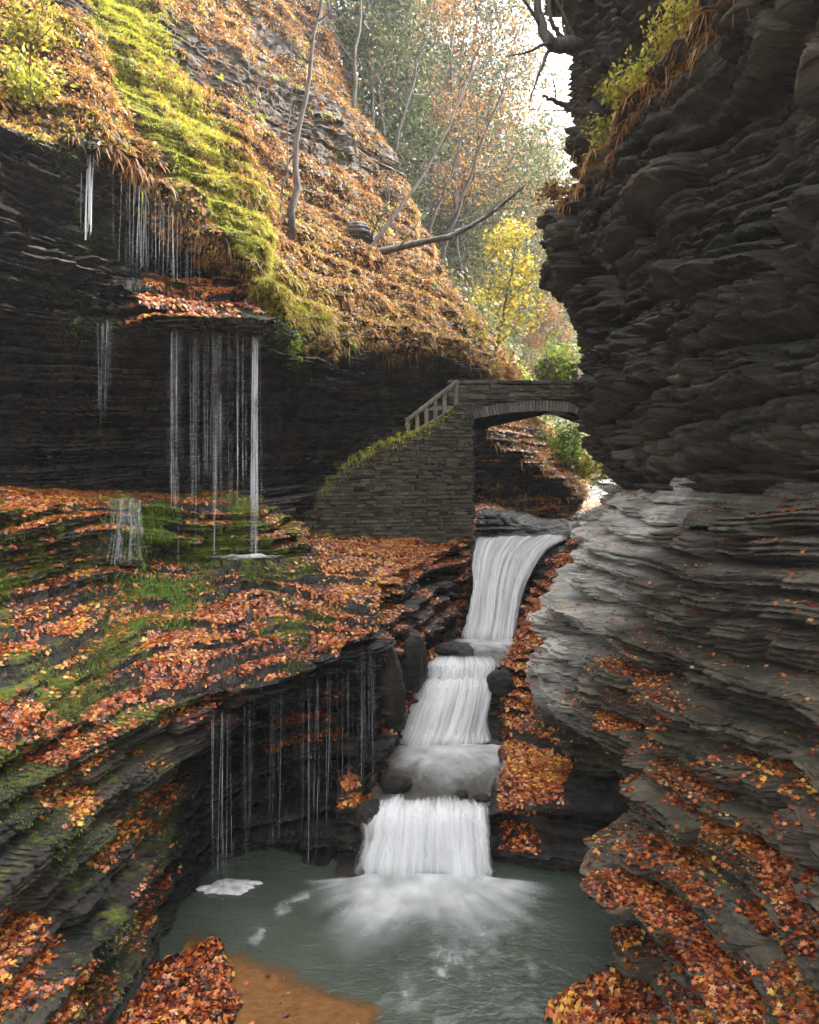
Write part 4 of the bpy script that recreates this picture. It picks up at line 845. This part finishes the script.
# thin falls: strands
def strands(mb, tops, zb, r0, r1, spread=.02, seed=0):
    q = np.random.default_rng(seed)
    for (x, y, z), b_ in zip(tops, zb):
        n_ = 12; t = np.linspace(0, 1, n_); rr_ = r0+(r1-r0)*q.random()
        path = np.stack([x+spread*q.normal()*t+.012*np.sin(t*3+q.random()*6), y-.08*np.sqrt(t)+.01*q.normal()*t, z+(b_-z)*t], -1)
        V, Q_, T_ = tube(path, rr_*(.6+.8*t), 5); base = .24+.32*q.random()**1.4+(.12 if r0 > .003 else 0); dt = base-.5*sstep(.05, 0, t)-.4*sstep(.72, 1, t)*q.random(); mb.add(V, Q_, T_, dens=np.concatenate([np.repeat(dt, 5), dt[:1], dt[-1:]]))
def veil_uv(o):
    return o
q = np.random.default_rng(5)
def strand_mat():
    b = NB('thin_falling_water'); nz_ = b.noise(1.0, 4, .65, (6, 6, 1.1))
    a = b.math('MULTIPLY', b.ramp(b.math('ADD', nz_, b.math('SUBTRACT', b.attr('dens'), .5)), [(.2, 0.0), (.8, 1.0)]), .62)
    d = b.n('BsdfDiffuse'); b.set(d.inputs['Color'], (.85, .88, .92, 1)); t = b.n('BsdfTranslucent'); b.set(t.inputs['Color'], (.85, .88, .92, 1))
    m = b.n('MixShader'); m.inputs[0].default_value = .5; b.t.links.new(d.outputs[0], m.inputs[1]); b.t.links.new(t.outputs[0], m.inputs[2])
    tr = b.n('BsdfTransparent'); m2 = b.n('MixShader'); b.set(m2.inputs[0], a); b.t.links.new(tr.outputs[0], m2.inputs[1]); b.t.links.new(m.outputs[0], m2.inputs[2]); return b.done(m2)
M['strand'] = strand_mat()
def lerp_pts(a, b_, ts): a = np.array(a); b_ = np.array(b_); return [tuple(a+(b_-a)*t) for t in ts]
r = empty('waterfall', (-4.2, 16, 5)); tag(r, 'tall thin curtain fall of fine white threads dropping onto the leafy ledge', 'waterfall')
mb = MB(); ts = np.concatenate([q.random(22), .10+.05*q.normal(size=22), .30+.03*q.normal(size=8), .52+.06*q.normal(size=20), .8+.04*q.normal(size=6)]); ts = ts[(ts > -.08) & (ts < 1.02)]
tops = lerp_pts((-5.1, 15.2, 10.22), (-3.3, 15.95, 10.3), ts); tops = [(x, y, z-.25*q.random()**2) for x, y, z in tops]; strands(mb, tops, [6.2 if q.random() < .85 else 5.0+.3*q.random() for _ in tops], .0015, .0055, .03, 1); inv(mb.build('thread_water', M['strand']), r)
mb = MB(); tops = [(-3.4+.05*q.normal(), 15.95+.03*q.normal(), 10.15+.2*q.random()) for _ in range(30)]; strands(mb, tops, [5.05+.5*q.random()**2 for _ in tops], .0022, .0085, .045, 2); inv(mb.build('main_stream', M['strand']), r)
r = empty('waterfall', (-6.9, 15, 12)); tag(r, 'narrow white trickle falling past the mossy rim at the upper left', 'waterfall')
mb = MB(); tops = [(-6.62+.045*q.normal(), 14.95+.03*q.normal(), 13.65) for _ in range(12)]; strands(mb, tops, [11.7+.4*q.random() for _ in tops], .004, .0105, .04, 3); inv(mb.build('main_stream', M['strand']), r)
mb = MB(); tops = lerp_pts((-6.3, 15.3, 13.6), (-4.7, 16.5, 12.5), np.concatenate([q.random(22), .3+.05*q.normal(size=10), .62+.06*q.normal(size=10)])); strands(mb, tops, [11.6-.2*q.random()-.25*(x+6.3) for x, y, z in tops], .0015, .004, .03, 4); inv(mb.build('thread_water', M['strand']), r)
mb = MB(); tops = [(-6.3+.1*q.normal(), 14.95, 10.2) for _ in range(16)]; strands(mb, tops, [8.3-.5*q.random() for _ in range(16)], .0015, .004, .03, 5)
o = mb.build('waterfall', M['strand']); tag(o, 'faint grey trickle on the dark left cliff face, left of the curtain fall', 'waterfall')
mb = MB(); lip = [(-3.1, 11.35, 3.3), (-2.66, 11.85, 3.3), (-1.6, 12.85, 3.5), (-1.0, 13.4, 3.65), (-.66, 13.8, 3.8)]
tt = q.random(64)*4; LP = cr(np.array(lip), tt); tops = [tuple(v) for v in LP]; strands(mb, tops, [.02+1.6*q.random()**2 for _ in tops], .0013, .0036, .03, 6)
o = mb.build('waterfall', M['strand']); tag(o, 'fine dripping threads hanging from the overhanging ledge lip above the pool', 'waterfall')
# stepped white trickle over the mossy ledge, and the soft wet spread at the foot of the curtain
mb = MB()
for k in range(60):
    x = -5.72+.13*q.normal(); t = np.linspace(0, 1, 14); yy = np.interp(t, [0, .25, .35, .6, .7, 1], [14.75, 14.35, 14.3, 14.15, 13.95, 13.75]); zz = np.interp(t, [0, .25, .35, .6, .7, 1], [6.42, 6.36, 6.0, 5.75, 5.3, 5.08])+.02
    V_, Q_, T_ = tube(np.stack([x+(x+5.75)*t*.9+.2*t+.01*q.normal(size=14), yy+.03*q.normal(), zz], -1), .003+.006*q.random(), 5); dt = .16+.28*q.random()-.4*sstep(.12, 0, t)-.4*sstep(.7, 1, t); mb.add(V_, Q_, T_, dens=np.concatenate([np.repeat(dt, 5), dt[:1], dt[-1:]]))
o = mb.build('waterfall', M['strand']); tag(o, 'small white trickle stepping over the mossy ledge at left', 'waterfall')
foam('foam', (-3.6, 15.9, .3, .05), 1.5, math.radians(150), math.radians(392), 5.1, lambda r: .72-.45*r, 'white splash spreading at the foot of the thin curtain fall', 9, us=1.3, sq=.5)
#foam('foam', (-5.35, 13.95, .1, .05), .5, math.radians(150), math.radians(390), 5.08, lambda r: .62-.3*r, 'small white splash under the stepped trickle at left', 10, us=1.3, sq=.6)

# ------------------------------------------------------------------ stone wall, bridge, railing
def coursed(mb, A, B, z0, topf, depth, r, hc=(.045, .125), lc=(.12, .5), botf=None):
    A = np.array(A, float); B = np.array(B, float); L = np.linalg.norm(B-A); ex = (B-A)/L; ey = np.array([-ex[1], ex[0]])
    ax = np.array([[ex[0], ex[1], 0], [ey[0], ey[1], 0], [0, 0, 1]]); z = z0
    while z < z0+8:
        h = hc[0]+(hc[1]-hc[0])*r.random(); s = -r.random()*.3
        while s < L:
            l = lc[0]+(lc[1]-lc[0])*r.random()**1.5; m_ = min(max(s+l/2, 0), L)
            s0, s1 = max(s, 0), min(s+l, L)
            if s1-s0 > .05 and z+h*.5 < topf(m_) and (botf is None or z+h*.4 > botf(m_)):
                c = A+ex*(s0+s1)/2+ey*(depth/2-.02-.12*r.random()**2)
                mb.box((c[0], c[1], z+h/2), ((s1-s0)/2-.006, depth/2, h/2-.005), ax, .02, r, rnd=r.random())
            s += l
        z += h
def prism(mb, poly, A, B, d0, d1, rnd=0.0):
    """poly: (s, z) outline extruded from depth d0 to d1 behind the face line A->B."""
    A = np.array(A, float); B = np.array(B, float); ex = (B-A)/np.linalg.norm(B-A); ey = np.array([-ex[1], ex[0]]); n_ = len(poly)
    V = [(*(A+ex*s+ey*d), z) for d in (d0, d1) for s, z in poly]; i = np.arange(n_); j = (i+1) % n_
    Q = np.stack([i, j, j+n_, i+n_], -1); c = np.mean(V[:n_], 0); c2 = np.mean(V[n_:], 0); V += [tuple(c), tuple(c2)]
    T = np.concatenate([np.stack([j, i, np.full(n_, 2*n_)], -1), np.stack([i+n_, j+n_, np.full(n_, 2*n_+1)], -1)]); mb.add(V, Q, T, rnd=rnd)
WA, WB = (-3.5, 20.9), (1.95, 22.6); WL = math.hypot(5.45, 1.7)
wtop = lambda s: float(np.interp(s/WL*5.45-3.5, [-3.5, -2.9, -1.8, -.9, -.2, .4, 1.0, 1.45, 1.5, 2.0], [5.6, 6.1, 7.15, 7.7, 7.95, 8.2, 8.5, 8.75, 9.1, 9.1]))
r_ = np.random.default_rng(3)
root = empty('stone_wall', (-.8, 21.7, 4.8)); tag(root, 'mossy dry stone retaining wall with sloping top beneath the bridge end', 'wall')
mb = MB(); coursed(mb, WA, WB, 4.72, wtop, .4, r_); coursed(mb, WB, (1.95, 25.6), 4.5, lambda s: 9.1, .4, r_); inv(mb.build('stonework', M['stone'], smooth=False), root)
mb = MB(); prism(mb, [(0, 4.5)]+[(s, wtop(s)-.06) for s in np.linspace(0, WL-.06, 30)]+[(WL-.06, 4.5)], WA, WB, .12, .9); mb.box((1.2, 24.2, 6.8), (.62, 1.4, 2.25), rnd=0.0); inv(mb.build('wall_core', M['stone_core'], smooth=False), root)

ss = np.linspace(.3, WL-.6, 60); e_ = np.array([5.45, 1.7])/WL; wp = np.array([[WA[0]+e_[0]*q_, WA[1]+e_[1]*q_+.1, wtop(q_)] for q_ in ss]); wp = np.repeat(wp, 3, 0)+rng.normal(size=(180, 3))*.1
o = blade_obj('wall_plants', wp, np.tile([0, -.3, 1.], (180, 1)), 12, .19, .024, 1.0, M['grass'], up=.5, spread=.9); tag(o, 'ferns and dry grass growing along the sloping wall top', 'ferns', kind='stuff')
root = empty('stone_bridge', (4.2, 24.8, 8.6)); tag(root, 'old arched stone footbridge spanning the gorge above the falls', 'bridge')
BA, BB = (1.3, 24.0), (8.6, 24.0); X0, X1 = 1.95, 6.9
intr = lambda x: 8.62+.34*(1-((x-4.4)/2.5)**2)
RT = .36
mb = MB(); nb = 46
for k in range(nb):
    xa = X0+(X1-X0)*(k+.5)/nb; z = intr(xa); sl_ = -.34*2*(xa-4.4)/6.25; t = np.array([1, 0, sl_])/math.hypot(1, sl_); nn = np.array([-t[2], 0, t[0]])
    lean = (xa-4.4)*.06; nn = unit(nn+t*lean); ax = np.array([t, [0, 1, 0], nn])
    mb.box(np.array([xa, 24.75+.03*r_.random(), z])+nn*RT/2, ((X1-X0)/nb/2-.008, .78, RT/2*(.93+.07*r_.random())), ax, .012, r_, rnd=.35+.65*r_.random())
inv(mb.build('arch_ring', M['stone_pale'], smooth=False), root)
mb = MB(); low = lambda s: (intr(s+1.3)+RT+.01) if X0 < s+1.3 < X1 else 8.3
coursed(mb, BA, BB, 8.5, lambda s: 9.86, .4, r_, (.06, .14), (.2, .6), low); inv(mb.build('parapet', M['stone'], smooth=False), root); mb = MB(); coursed(mb, (BB[0], 25.5), (BA[0], 25.5), 8.5, lambda s: 9.86, .4, r_, (.06, .14), (.2, .6), lambda s: low(7.3-s)); inv(mb.build('parapet', M['stone'], smooth=False), root)
for y in (24.2, 25.3):
    mb = MB(); x = 1.25
    while x < 8.6:
        l = .4+.4*r_.random(); mb.box((x+l/2, y, 9.93), (l/2-.01, .27, .06), None, .02, r_, rnd=r_.random()); x += l
    inv(mb.build('coping', M['stone'], smooth=False), root)
mb = MB(); xs = np.linspace(1.3, 8.6, 40); prism(mb, [(x-1.3, 9.2) for x in xs[::-1]]+[(x-1.3, (intr(x)+RT*.5) if X0 < x < X1 else 8.3) for x in xs], BA, BB, .1, 1.4); inv(mb.build('deck', M['stone_core'], smooth=False), root)

root = empty('railing', (.7, 22.4, 8)); tag(root, 'pale weathered railing with slanted top rail on stairs left of the bridge', 'railing')
R0, R1 = at(408, 436, 22.35), at(457, 408, 22.75); T0, T1 = at(406, 421, 22.35), at(458, 381, 22.75)
def beam(name, a, b_, w_, h_, par):
    a = np.array(a); b_ = np.array(b_); d = b_-a; L = np.linalg.norm(d); d = d/L; s = unit(np.cross(d, [0, 0, 1.]) if abs(d[2]) < .95 else np.array([0, 1., 0])); n_ = np.cross(s, d)
    mb = MB(); mb.box((a+b_)/2, (L/2, w_, h_), np.array([d, s, n_])); inv(mb.build(name, M['wood'], smooth=False), par)
beam('top_rail', T0, T1, .07, .06, root); beam('bottom_rail', R0, R1, .07, .06, root)
for t in (.02, .2, .38, .56, .74, .97):
    a = R0+(R1-R0)*t; b_ = T0+(T1-T0)*t; beam('baluster', a-np.array([0, 0, .12 if t in (.02, .97) else -.03]), b_-np.array([0, 0, .04]), .05, .065, root)

# ------------------------------------------------------------------ boulders
def boulder(c, s, seed, label, mat='rock_wet', moss=.0, tone=.05, lean=0):
    U_ = np.linspace(0, math.pi, 44)[None]; W_ = np.linspace(0, 2*math.pi, 70)[:, None]
    P = np.stack([np.cos(W_)*np.sin(U_), np.sin(W_)*np.sin(U_), np.cos(U_)+0*W_], -1); P = np.sign(P)*np.abs(P)**.72
    n_ = fbm(P+seed, 1.4, 3, seed); P = P*(1+.28*n_[..., None]); P = P*np.array(s)
    P[..., 0] += lean*P[..., 2]; lay = bounds(seed, .05, .14, -3, 3); k = np.searchsorted(lay, P[..., 2]+.03*n_); P[..., :2] *= (1+.13*(hsh(k, k*0, k*0, seed)-.5))[..., None]
    P[-1] = P[0]; P += np.array(c)
    o = grid_obj('boulder', P, autoflip(P), M[mat], {'tone': 0*P[..., 0]+tone, 'moss': 0*P[..., 0]+moss}); tag(o, label, 'boulder'); return P
boulder((-.45, 14.9, 2.6), (.3, .35, .95), 3, 'tall dark wet rock pillar at the ledge corner beside the middle pool', lean=-.15)
boulder((.0, 16.6, 2.6), (.38, .5, .7), 5, 'rounded dark boulder standing left of the middle cascade')
boulder((-.28, 13.6, 1.1), (.28, .3, .16), 9, 'small flat dark rock at the left end of the lower fall lip')
boulder((.95, 13.25, 1.0), (.13, .12, .09), 11, 'little wet stone poking out of the lip of the lower fall')
boulder((1.3, 13.15, .98), (.15, .12, .08), 12, 'low wet stone at the right end of the lower fall lip')
boulder((1.1, 18.4, 2.35), (.5, .45, .22), 15, 'low dark rock jutting into the water below the highest cascade', moss=.0)
boulder((7.6, 37, 12.0), (1.0, .8, .9), 21, 'pale broken rock outcrop above the far side of the bridge', 'rock_hill', tone=.9)
boulder((-1.9, 25.4, 15.3), (.5, .5, .4), 23, 'dark mossy rock at the foot of the fallen branch on the slope', 'rock', moss=.4)

boulder((2.12, 16.75, 2.05), (.3, .32, .3), 41, 'dark wet block at the right edge of the middle cascade')
boulder((-.72, 12.92, .62), (.24, .26, .42), 43, 'dark wet rock at the left edge of the lowest cascade')
# ------------------------------------------------------------------ trees, branches, bushes
hp = hl.reshape(-1, 3)
def hz(x, y):
    i = np.argmin((hp[:, 0]-x)**2+(hp[:, 1]-y)**2); return float(hp[i, 2])
def limb(r, a, d, L, n_=6, wob=.18, sag=.0):
    P = [np.array(a, float)]; d = unit(np.array(d, float))
    for k in range(n_):
        d = unit(d+wob*r.normal(size=3)+np.array([0, 0, -sag])); P.append(P[-1]+d*L/n_)
    return np.array(P)
def tree(name, label, cat, base, top, rad, crown, seed, nl=14, group=None, leaf=.12, nleaf=1600, lstart=.3, llen=.3, sag=.02, droop=False, twigs=3, up=.35, amp=1.0, bias=0):
    r = np.random.default_rng(seed); base = np.array(base, float); top = np.array(top, float); hgt = np.linalg.norm(top-base)
    root = empty(name, tuple(base)); tag(root, label, cat, group); mb = MB(); n_ = 14; t = np.linspace(0, 1, n_)
    bend = r.normal(size=3)*.02*hgt*np.array([1, 1, 0]); trunk = base+(top-base)*t[:, None]+bend*np.sin(t*math.pi)[:, None]+r.normal(size=(n_, 3))*.006*hgt*np.array([1, 1, 0])
    trunk[0] = base-np.array([0, 0, .3]); mb.tube(trunk, rad*(1-.85*t)*(1+.5*np.exp(-t*14)), 9, seed, .15); tips = []
    for k in range(nl):
        f = lstart+(1-lstart)*(k+r.random())/nl; p0 = trunk[0]+0; i = f*(n_-1); i0 = int(min(i, n_-2)); p0 = trunk[i0]+(trunk[i0+1]-trunk[i0])*(i-i0)
        an = r.random()*2*math.pi; L = hgt*llen*(1.15-f*.75)*(.7+.6*r.random()); d = np.array([math.cos(an), math.sin(an), up if not droop else -.05])
        l = limb(r, p0, d, L, 6, .14, sag); mb.tube(l, rad*.38*(1-f*.6)*(1-.9*np.linspace(0, 1, 7)), 5, seed+k)
        for q_ in range(2, 7): tips.append(l[q_])
        for _ in range(twigs):
            j = r.integers(2, 6); tw = limb(r, l[j], unit(l[j]-l[j-1])+.7*r.normal(size=3), L*.4, 4, .2, sag); mb.tube(tw, rad*.10*(1-.8*np.linspace(0, 1, 5)), 4, seed+k); tips += list(tw[1:])
    inv(mb.build('trunk', M['bark']), root)
    if crown and nleaf:
        tips = np.array(tips); i = r.integers(0, len(tips), nleaf); sc = hgt*.034
        p = tips[i]+r.normal(size=(nleaf, 3))*sc*np.array([1.2, 1.2, .55 if droop else 1]); n_ = unit(r.normal(size=(nleaf, 3))+np.array([0, 0, .6]))
        global rng; keep = rng; rng = r; o = leaf_obj('crown', [(p, n_, leaf, OVAL if droop else KITE, {'jit': .7, 'lift': 0, 'amp': amp, 'bias': bias})], M[crown]); rng = keep; inv(o, root)
    return root
tree('bare_tree', 'slender leaning tree trunk with bare twigs on the orange slope', 'tree', (-3.55, 21.4, 14.0), (-2.35, 22.6, 23.2), .115, None, 5, nl=9, lstart=.15, llen=.2, sag=0)
tree('bare_tree', 'thin upright sapling on the slope left of the leaning tree', 'tree', (-3.9, 20.9, 13.9), (-3.7, 22.5, 20.5), .035, None, 6, nl=7, lstart=.2, llen=.12)
BT = [('hemlock', 'feathery dark hemlock with hanging boughs at the top centre', 388, 37, 15, 'needle', .2, 9000, True), ('hemlock', 'hemlock just right of the leaning trunk, high on the rocky hillside', 345, 38, 15, 'needle', .2, 7000, True),
      ('hemlock', 'tall grey green hemlock with a straight dark trunk leaning slightly', 462, 50, 24, 'needle', .22, 9000, True), ('hemlock', 'pale hazy hemlock left of the sky gap in the far grove', 505, 70, 25, 'needle', .28, 9000, True),
      ('autumn_tree', 'thin tree with pale orange leaves beside the top hemlock', 418, 44, 16, 'rust_leaf', .16, 4500, False), ('autumn_tree', 'slim tree with light green foliage at the middle of the far grove', 445, 60, 21, 'pale_leaf', .2, 7000, False),
      ('autumn_tree', 'hazy green tree rising near the white sky gap', 534, 76, 22, 'pale_leaf', .26, 7000, False), ('autumn_tree', 'small rust tree low on the right of the far grove', 548, 66, 12, 'rust_leaf', .2, 3600, False),
      ('autumn_tree', 'thinly leaved tree above the yellow shrub', 487, 50, 17, 'pale_leaf', .15, 5000, False), ('autumn_tree', 'rust coloured tree against the slope beyond the rock band', 425, 66, 18, 'rust_leaf', .24, 5000, False),
      ('autumn_tree', 'low green tree tucked beside the right cliff in the distance', 560, 84, 15, 'pale_leaf', .3, 5000, False), ('hemlock', 'small dark hemlock on the upper slope right of the leaning trunk', 366, 44, 14, 'needle', .2, 6000, True),
      ('hemlock', 'broad hemlock filling the gap behind the two top hemlocks', 408, 58, 22, 'needle', .24, 8000, True), ('autumn_tree', 'yellowish tree with a rounded crown low in the far grove', 475, 62, 14, 'yellow_leaf', .22, 4500, False),
      ('autumn_tree', 'tall pale tree behind the straight dark hemlock', 482, 82, 27, 'pale_leaf', .32, 7000, False), ('autumn_tree', 'soft green tree low beside the yellow shrub', 515, 56, 11, 'pale_leaf', .18, 4500, False),
      ('hemlock', 'young hemlock with drooping tips at the middle of the far grove', 440, 48, 12, 'needle', .18, 5500, True),
      ('bare_tree', 'grey bare trunk leaning right across the far grove', 437, 36, 12, None, .1, 0, False), ('bare_tree', 'straight bare trunk between the two dark hemlocks', 402, 42, 16, None, .1, 0, False), ('bare_tree', 'thin bare trunk at the left side of the far grove', 330, 34, 11, None, .1, 0, False), ('bare_tree', 'slightly crooked bare trunk above the rock band', 372, 34.5, 12, None, .1, 0, False)]
BT += [('autumn_tree', 'very tall pale tree reaching out of the picture left of the sky gap', 500, 60, 34, 'pale_leaf', .26, 9000, False), ('hemlock', 'very tall thin hemlock nearest the sky gap', 522, 68, 33, 'needle', .26, 9000, True),
       ('autumn_tree', 'tall tree with sparse rust leaves at the middle of the far grove', 470, 55, 30, 'rust_leaf', .22, 6000, False), ('autumn_tree', 'tall light green tree behind the sparse rust tree', 446, 66, 34, 'pale_leaf', .28, 9000, False), ('autumn_tree', 'tall yellow green tree half hidden by the right cliff', 545, 88, 30, 'pale_leaf', .34, 8000, False),
       ('hemlock', 'dark hemlock low beside the rock band, its boughs brushing the slope', 398, 40, 9, 'needle', .18, 6000, True), ('bare_tree', 'tall bare trunk rising past the yellow shrub', 458, 46, 26, None, .1, 0, False), ('bare_tree', 'bare grey trunk standing just left of the two top hemlocks', 352, 36, 13, None, .1, 0, False)]
for k, (nm, lb, x, d, hg, cm, lf, nlv, dr) in enumerate(BT):
    X = (x-CX)*d/F; z = hz(X, d)-.2; nlv = int(nlv*2.0); r = np.random.default_rng(k+40); ln = (.06*r.normal(), 0)
    if 'leaning right' in lb: ln = (.35, 0)
    tree(nm, lb, 'tree', (X, d, z), (X+ln[0]*hg, d+ln[1], z+hg), .007*hg+.03, cm, 60+k, nl=40 if dr else 22, leaf=lf, nleaf=nlv, lstart=.06 if dr else .12, llen=.26 if dr else .3, droop=dr, sag=.05 if dr else .0)
for k, (x, d, hg, lean, lb) in enumerate([(272, 30, 9, .12, 'thin bare trunk on the high slope left of the leaning tree'), (318, 31.5, 9, -.05, 'straight dark trunk on the high slope right of the leaning tree'), (392, 32.5, 8, .25, 'bare trunk leaning right over the lower end of the rock band'), (352, 31, 10, .05, 'tall bare trunk growing from the dark rock band'), (425, 35, 9, .3, 'slim bare trunk leaning right above the fallen branch')]):
    X = (x-CX)*d/F; z = hz(X, d)-.2; tree('bare_tree', lb, 'tree', (X, d, z), (X+lean*hg, d+.5, z+hg), .085, 'rust_leaf', 160+k, nl=16, nleaf=260, leaf=.11, lstart=.2, llen=.26, twigs=5)
# yellow tree behind the bridge, bushes
tree('yellow_tree', 'bright yellow small tree standing behind the bridge below the fallen branch', 'tree', (3.6, 31.5, 11.2), (4.9, 32, 18.0), .09, 'yellow_leaf', 91, nl=20, leaf=.17, nleaf=2600, lstart=.1, llen=.36, up=.3)
def bush(label, c, s, mat, seed, nleaf, leaf, name='shrub', stems=9, bias=0, amp=1.0):
    r = np.random.default_rng(seed); c = np.array(c, float); root = empty(name, tuple(c)); tag(root, label, 'shrub'); mb = MB(); tips = []
    for k in range(stems):
        an = r.random()*2*math.pi; d = np.array([math.cos(an)*.8*s[0], math.sin(an)*.8*s[1], (.5+.7*r.random())*s[2]]); l = limb(r, c, d, np.linalg.norm(d), 6, .16); mb.tube(l, .02*s[2]*(1-.8*np.linspace(0, 1, 7)), 4, k); tips += list(l[2:])
        for _ in range(4):
            j = r.integers(1, 5); tw = limb(r, l[j], unit(l[j+1]-l[j])+.8*r.normal(size=3), .5*np.mean(s), 4, .2); mb.tube(tw, .007*s[2]*(1-.7*np.linspace(0, 1, 5)), 4, k); tips += list(tw[1:])
    inv(mb.build('stem', M['bark']), root); tips = np.array(tips); i = r.integers(0, len(tips), nleaf); p = tips[i]+r.normal(size=(nleaf, 3))*np.array(s)*.11
    global rng; keep = rng; rng = r; o = leaf_obj('foliage', [(p, unit(r.normal(size=(nleaf, 3))+np.array([0, 0, .8])), leaf, OVAL, {'jit': .6, 'lift': 0, 'bias': bias, 'amp': amp})], M[mat]); rng = keep; inv(o, root); return root
bush('bright green shrub under the bridge arch on the far bank', (7.0, 33.0, 7.0), (1.2, 1.2, 2.0), 'green_leaf', 3, 2600, .16)
bush('small yellow green bush right of the green shrub below the arch', (8.2, 34, 6.6), (1.0, 1.0, 1.3), 'grass', 4, 1200, .15)
bush('lime green bush just above the bridge parapet', (7.0, 37, 10.2), (1.7, 1.5, 3.0), 'green_leaf', 5, 3000, .19, bias=.4, amp=.6)
bush('rust coloured bush left of the lime bush behind the parapet', (4.5, 33, 10.6), (1.2, 1.2, 1.5), 'rust_leaf', 6, 1500, .16)
bush('low golden bush at the left end of the bridge parapet', (3.1, 28.2, 10.6), (.7, .7, .9), 'fern', 7, 1000, .12, bias=.3)
bush('leafy yellow green shrub hanging from the right cliff rim, lower of the two', (3.75, 12.0, 13.0), (.65, .6, .7), 'yellow_leaf', 8, 900, .085, bias=-.15)
bush('large yellow shrub high on the right cliff rim near the picture top', (4.1, 10.6, 13.1), (.7, .6, .95), 'yellow_leaf', 9, 1300, .08)
bush('pale yellow fern like shrub between the two larger shrubs on the right cliff rim', (3.85, 11.4, 13.1), (.55, .5, .55), 'grass', 31, 900, .08)
bush('trailing green and yellow shrub at the middle of the right cliff rim', (3.7, 13.2, 12.9), (.6, .5, .5), 'yellow_leaf', 32, 800, .08, bias=-.25)
bush('rust tinted shrub at the top of the right cliff rim, highest of all', (4.5, 9.6, 13.3), (.5, .5, .6), 'rust_leaf', 33, 700, .07)
bush('small red and green shrub at the left tip of the right cliff rim', (3.1, 15.2, 12.75), (.4, .4, .35), 'rust_leaf', 10, 420, .08)
bush('green bush with few leaves above the mossy rim at the far left', (-7.7, 14.6, 14.4), (.8, .7, 1.0), 'grass', 12, 1000, .1)
bush('yellow flowering bush at the top left corner', (-8.2, 15.6, 16.2), (.9, .8, 1.0), 'yellow_leaf', 13, 900, .1, bias=-.1)
bush('bright green grass tuft hanging right of the thin curtain fall', (-2.95, 17.9, 9.6), (.4, .35, .8), 'green_leaf', 14, 700, .07, bias=.2)
# fallen branch, snags and roots
def branch(name, label, pts, rad, cat, twigs=6, seed=1):
    r = np.random.default_rng(seed); P = cr(np.array(pts), np.linspace(0, len(pts)-1, 22)); P += r.normal(size=P.shape)*.02; mb = MB(); mb.tube(P, np.linspace(rad, rad*.25, 22), 8, seed, .2)
    for k in range(twigs):
        j = r.integers(4, 21); l = limb(r, P[j], unit(P[j]-P[j-1])+.6*r.normal(size=3)+np.array([0, 0, .3]), .5+1.3*r.random(), 6, .16); mb.tube(l, rad*.22*(1-.8*np.linspace(0, 1, 7)), 5, k)
    o = mb.build(name, M['bark']); tag(o, label, cat); return o
branch('fallen_branch', 'dark fallen branch slanting up to the right across the slope', [at(366, 256, 25.6), at(400, 247, 26), at(450, 236, 26.4), at(490, 214, 26.8), at(526, 184, 27)], .16, 'branch', 8, 1)
branch('bare_tree', 'forked bare stem rising right from the base of the fallen branch', [at(370, 248, 25.4), at(390, 222, 26), at(420, 180, 27), at(452, 120, 28), at(475, 60, 29)], .10, 'tree', 10, 2)
branch('bare_tree', 'short forked bare stem rising from the base of the fallen branch', [at(368, 248, 25.4), at(376, 225, 25.4), at(388, 205, 25.5), at(388, 175, 25.6)], .07, 'tree', 5, 3)
branch('broken_branch', 'broken snag jutting left from the right cliff against the sky', [at(590, 118, 17.2), at(566, 106, 16.9), at(543, 96, 16.6)], .11, 'branch', 3, 4)
root = branch('tree_stump', 'dark tangled tree roots and bare stems on the top left edge of the right cliff', [at(600, 62, 17.6), at(572, 44, 16.8), at(552, 44, 16.5), at(541, 20, 16.4), at(533, -30, 16.4)], .24, 'tree stump', 9, 5)
branch('bare_tree', 'thin curved stem rising beside the roots at the cliff top', [at(566, 42, 16.8), at(553, 24, 16.6), at(549, 0, 16.6), at(556, -40, 16.6)], .07, 'tree', 5, 6)

# ------------------------------------------------------------------ thin mist filling the gorge
V = np.array([(x, y, z) for x in (-70, 90) for y in (-8, 150) for z in (-2.3, 62)], float)
o = mesh_np('haze', V, [np.array([[0, 1, 3, 2], [4, 6, 7, 5], [0, 4, 5, 1], [2, 3, 7, 6], [0, 2, 6, 4], [1, 5, 7, 3]])], None, None, False)
hm = bpy.data.materials.new('haze'); hm.use_nodes = True; ht = hm.node_tree; ht.nodes.clear()
pv = ht.nodes.new('ShaderNodeVolumePrincipled'); pv.inputs['Color'].default_value = (.93, .95, .97, 1); pv.inputs['Density'].default_value = .0008; pv.inputs['Anisotropy'].default_value = .3
ho = ht.nodes.new('ShaderNodeOutputMaterial'); ht.links.new(pv.outputs[0], ho.inputs['Volume']); o.data.materials.append(hm)
tag(o, 'thin pale mist hanging in the gorge', 'haze', kind='stuff')
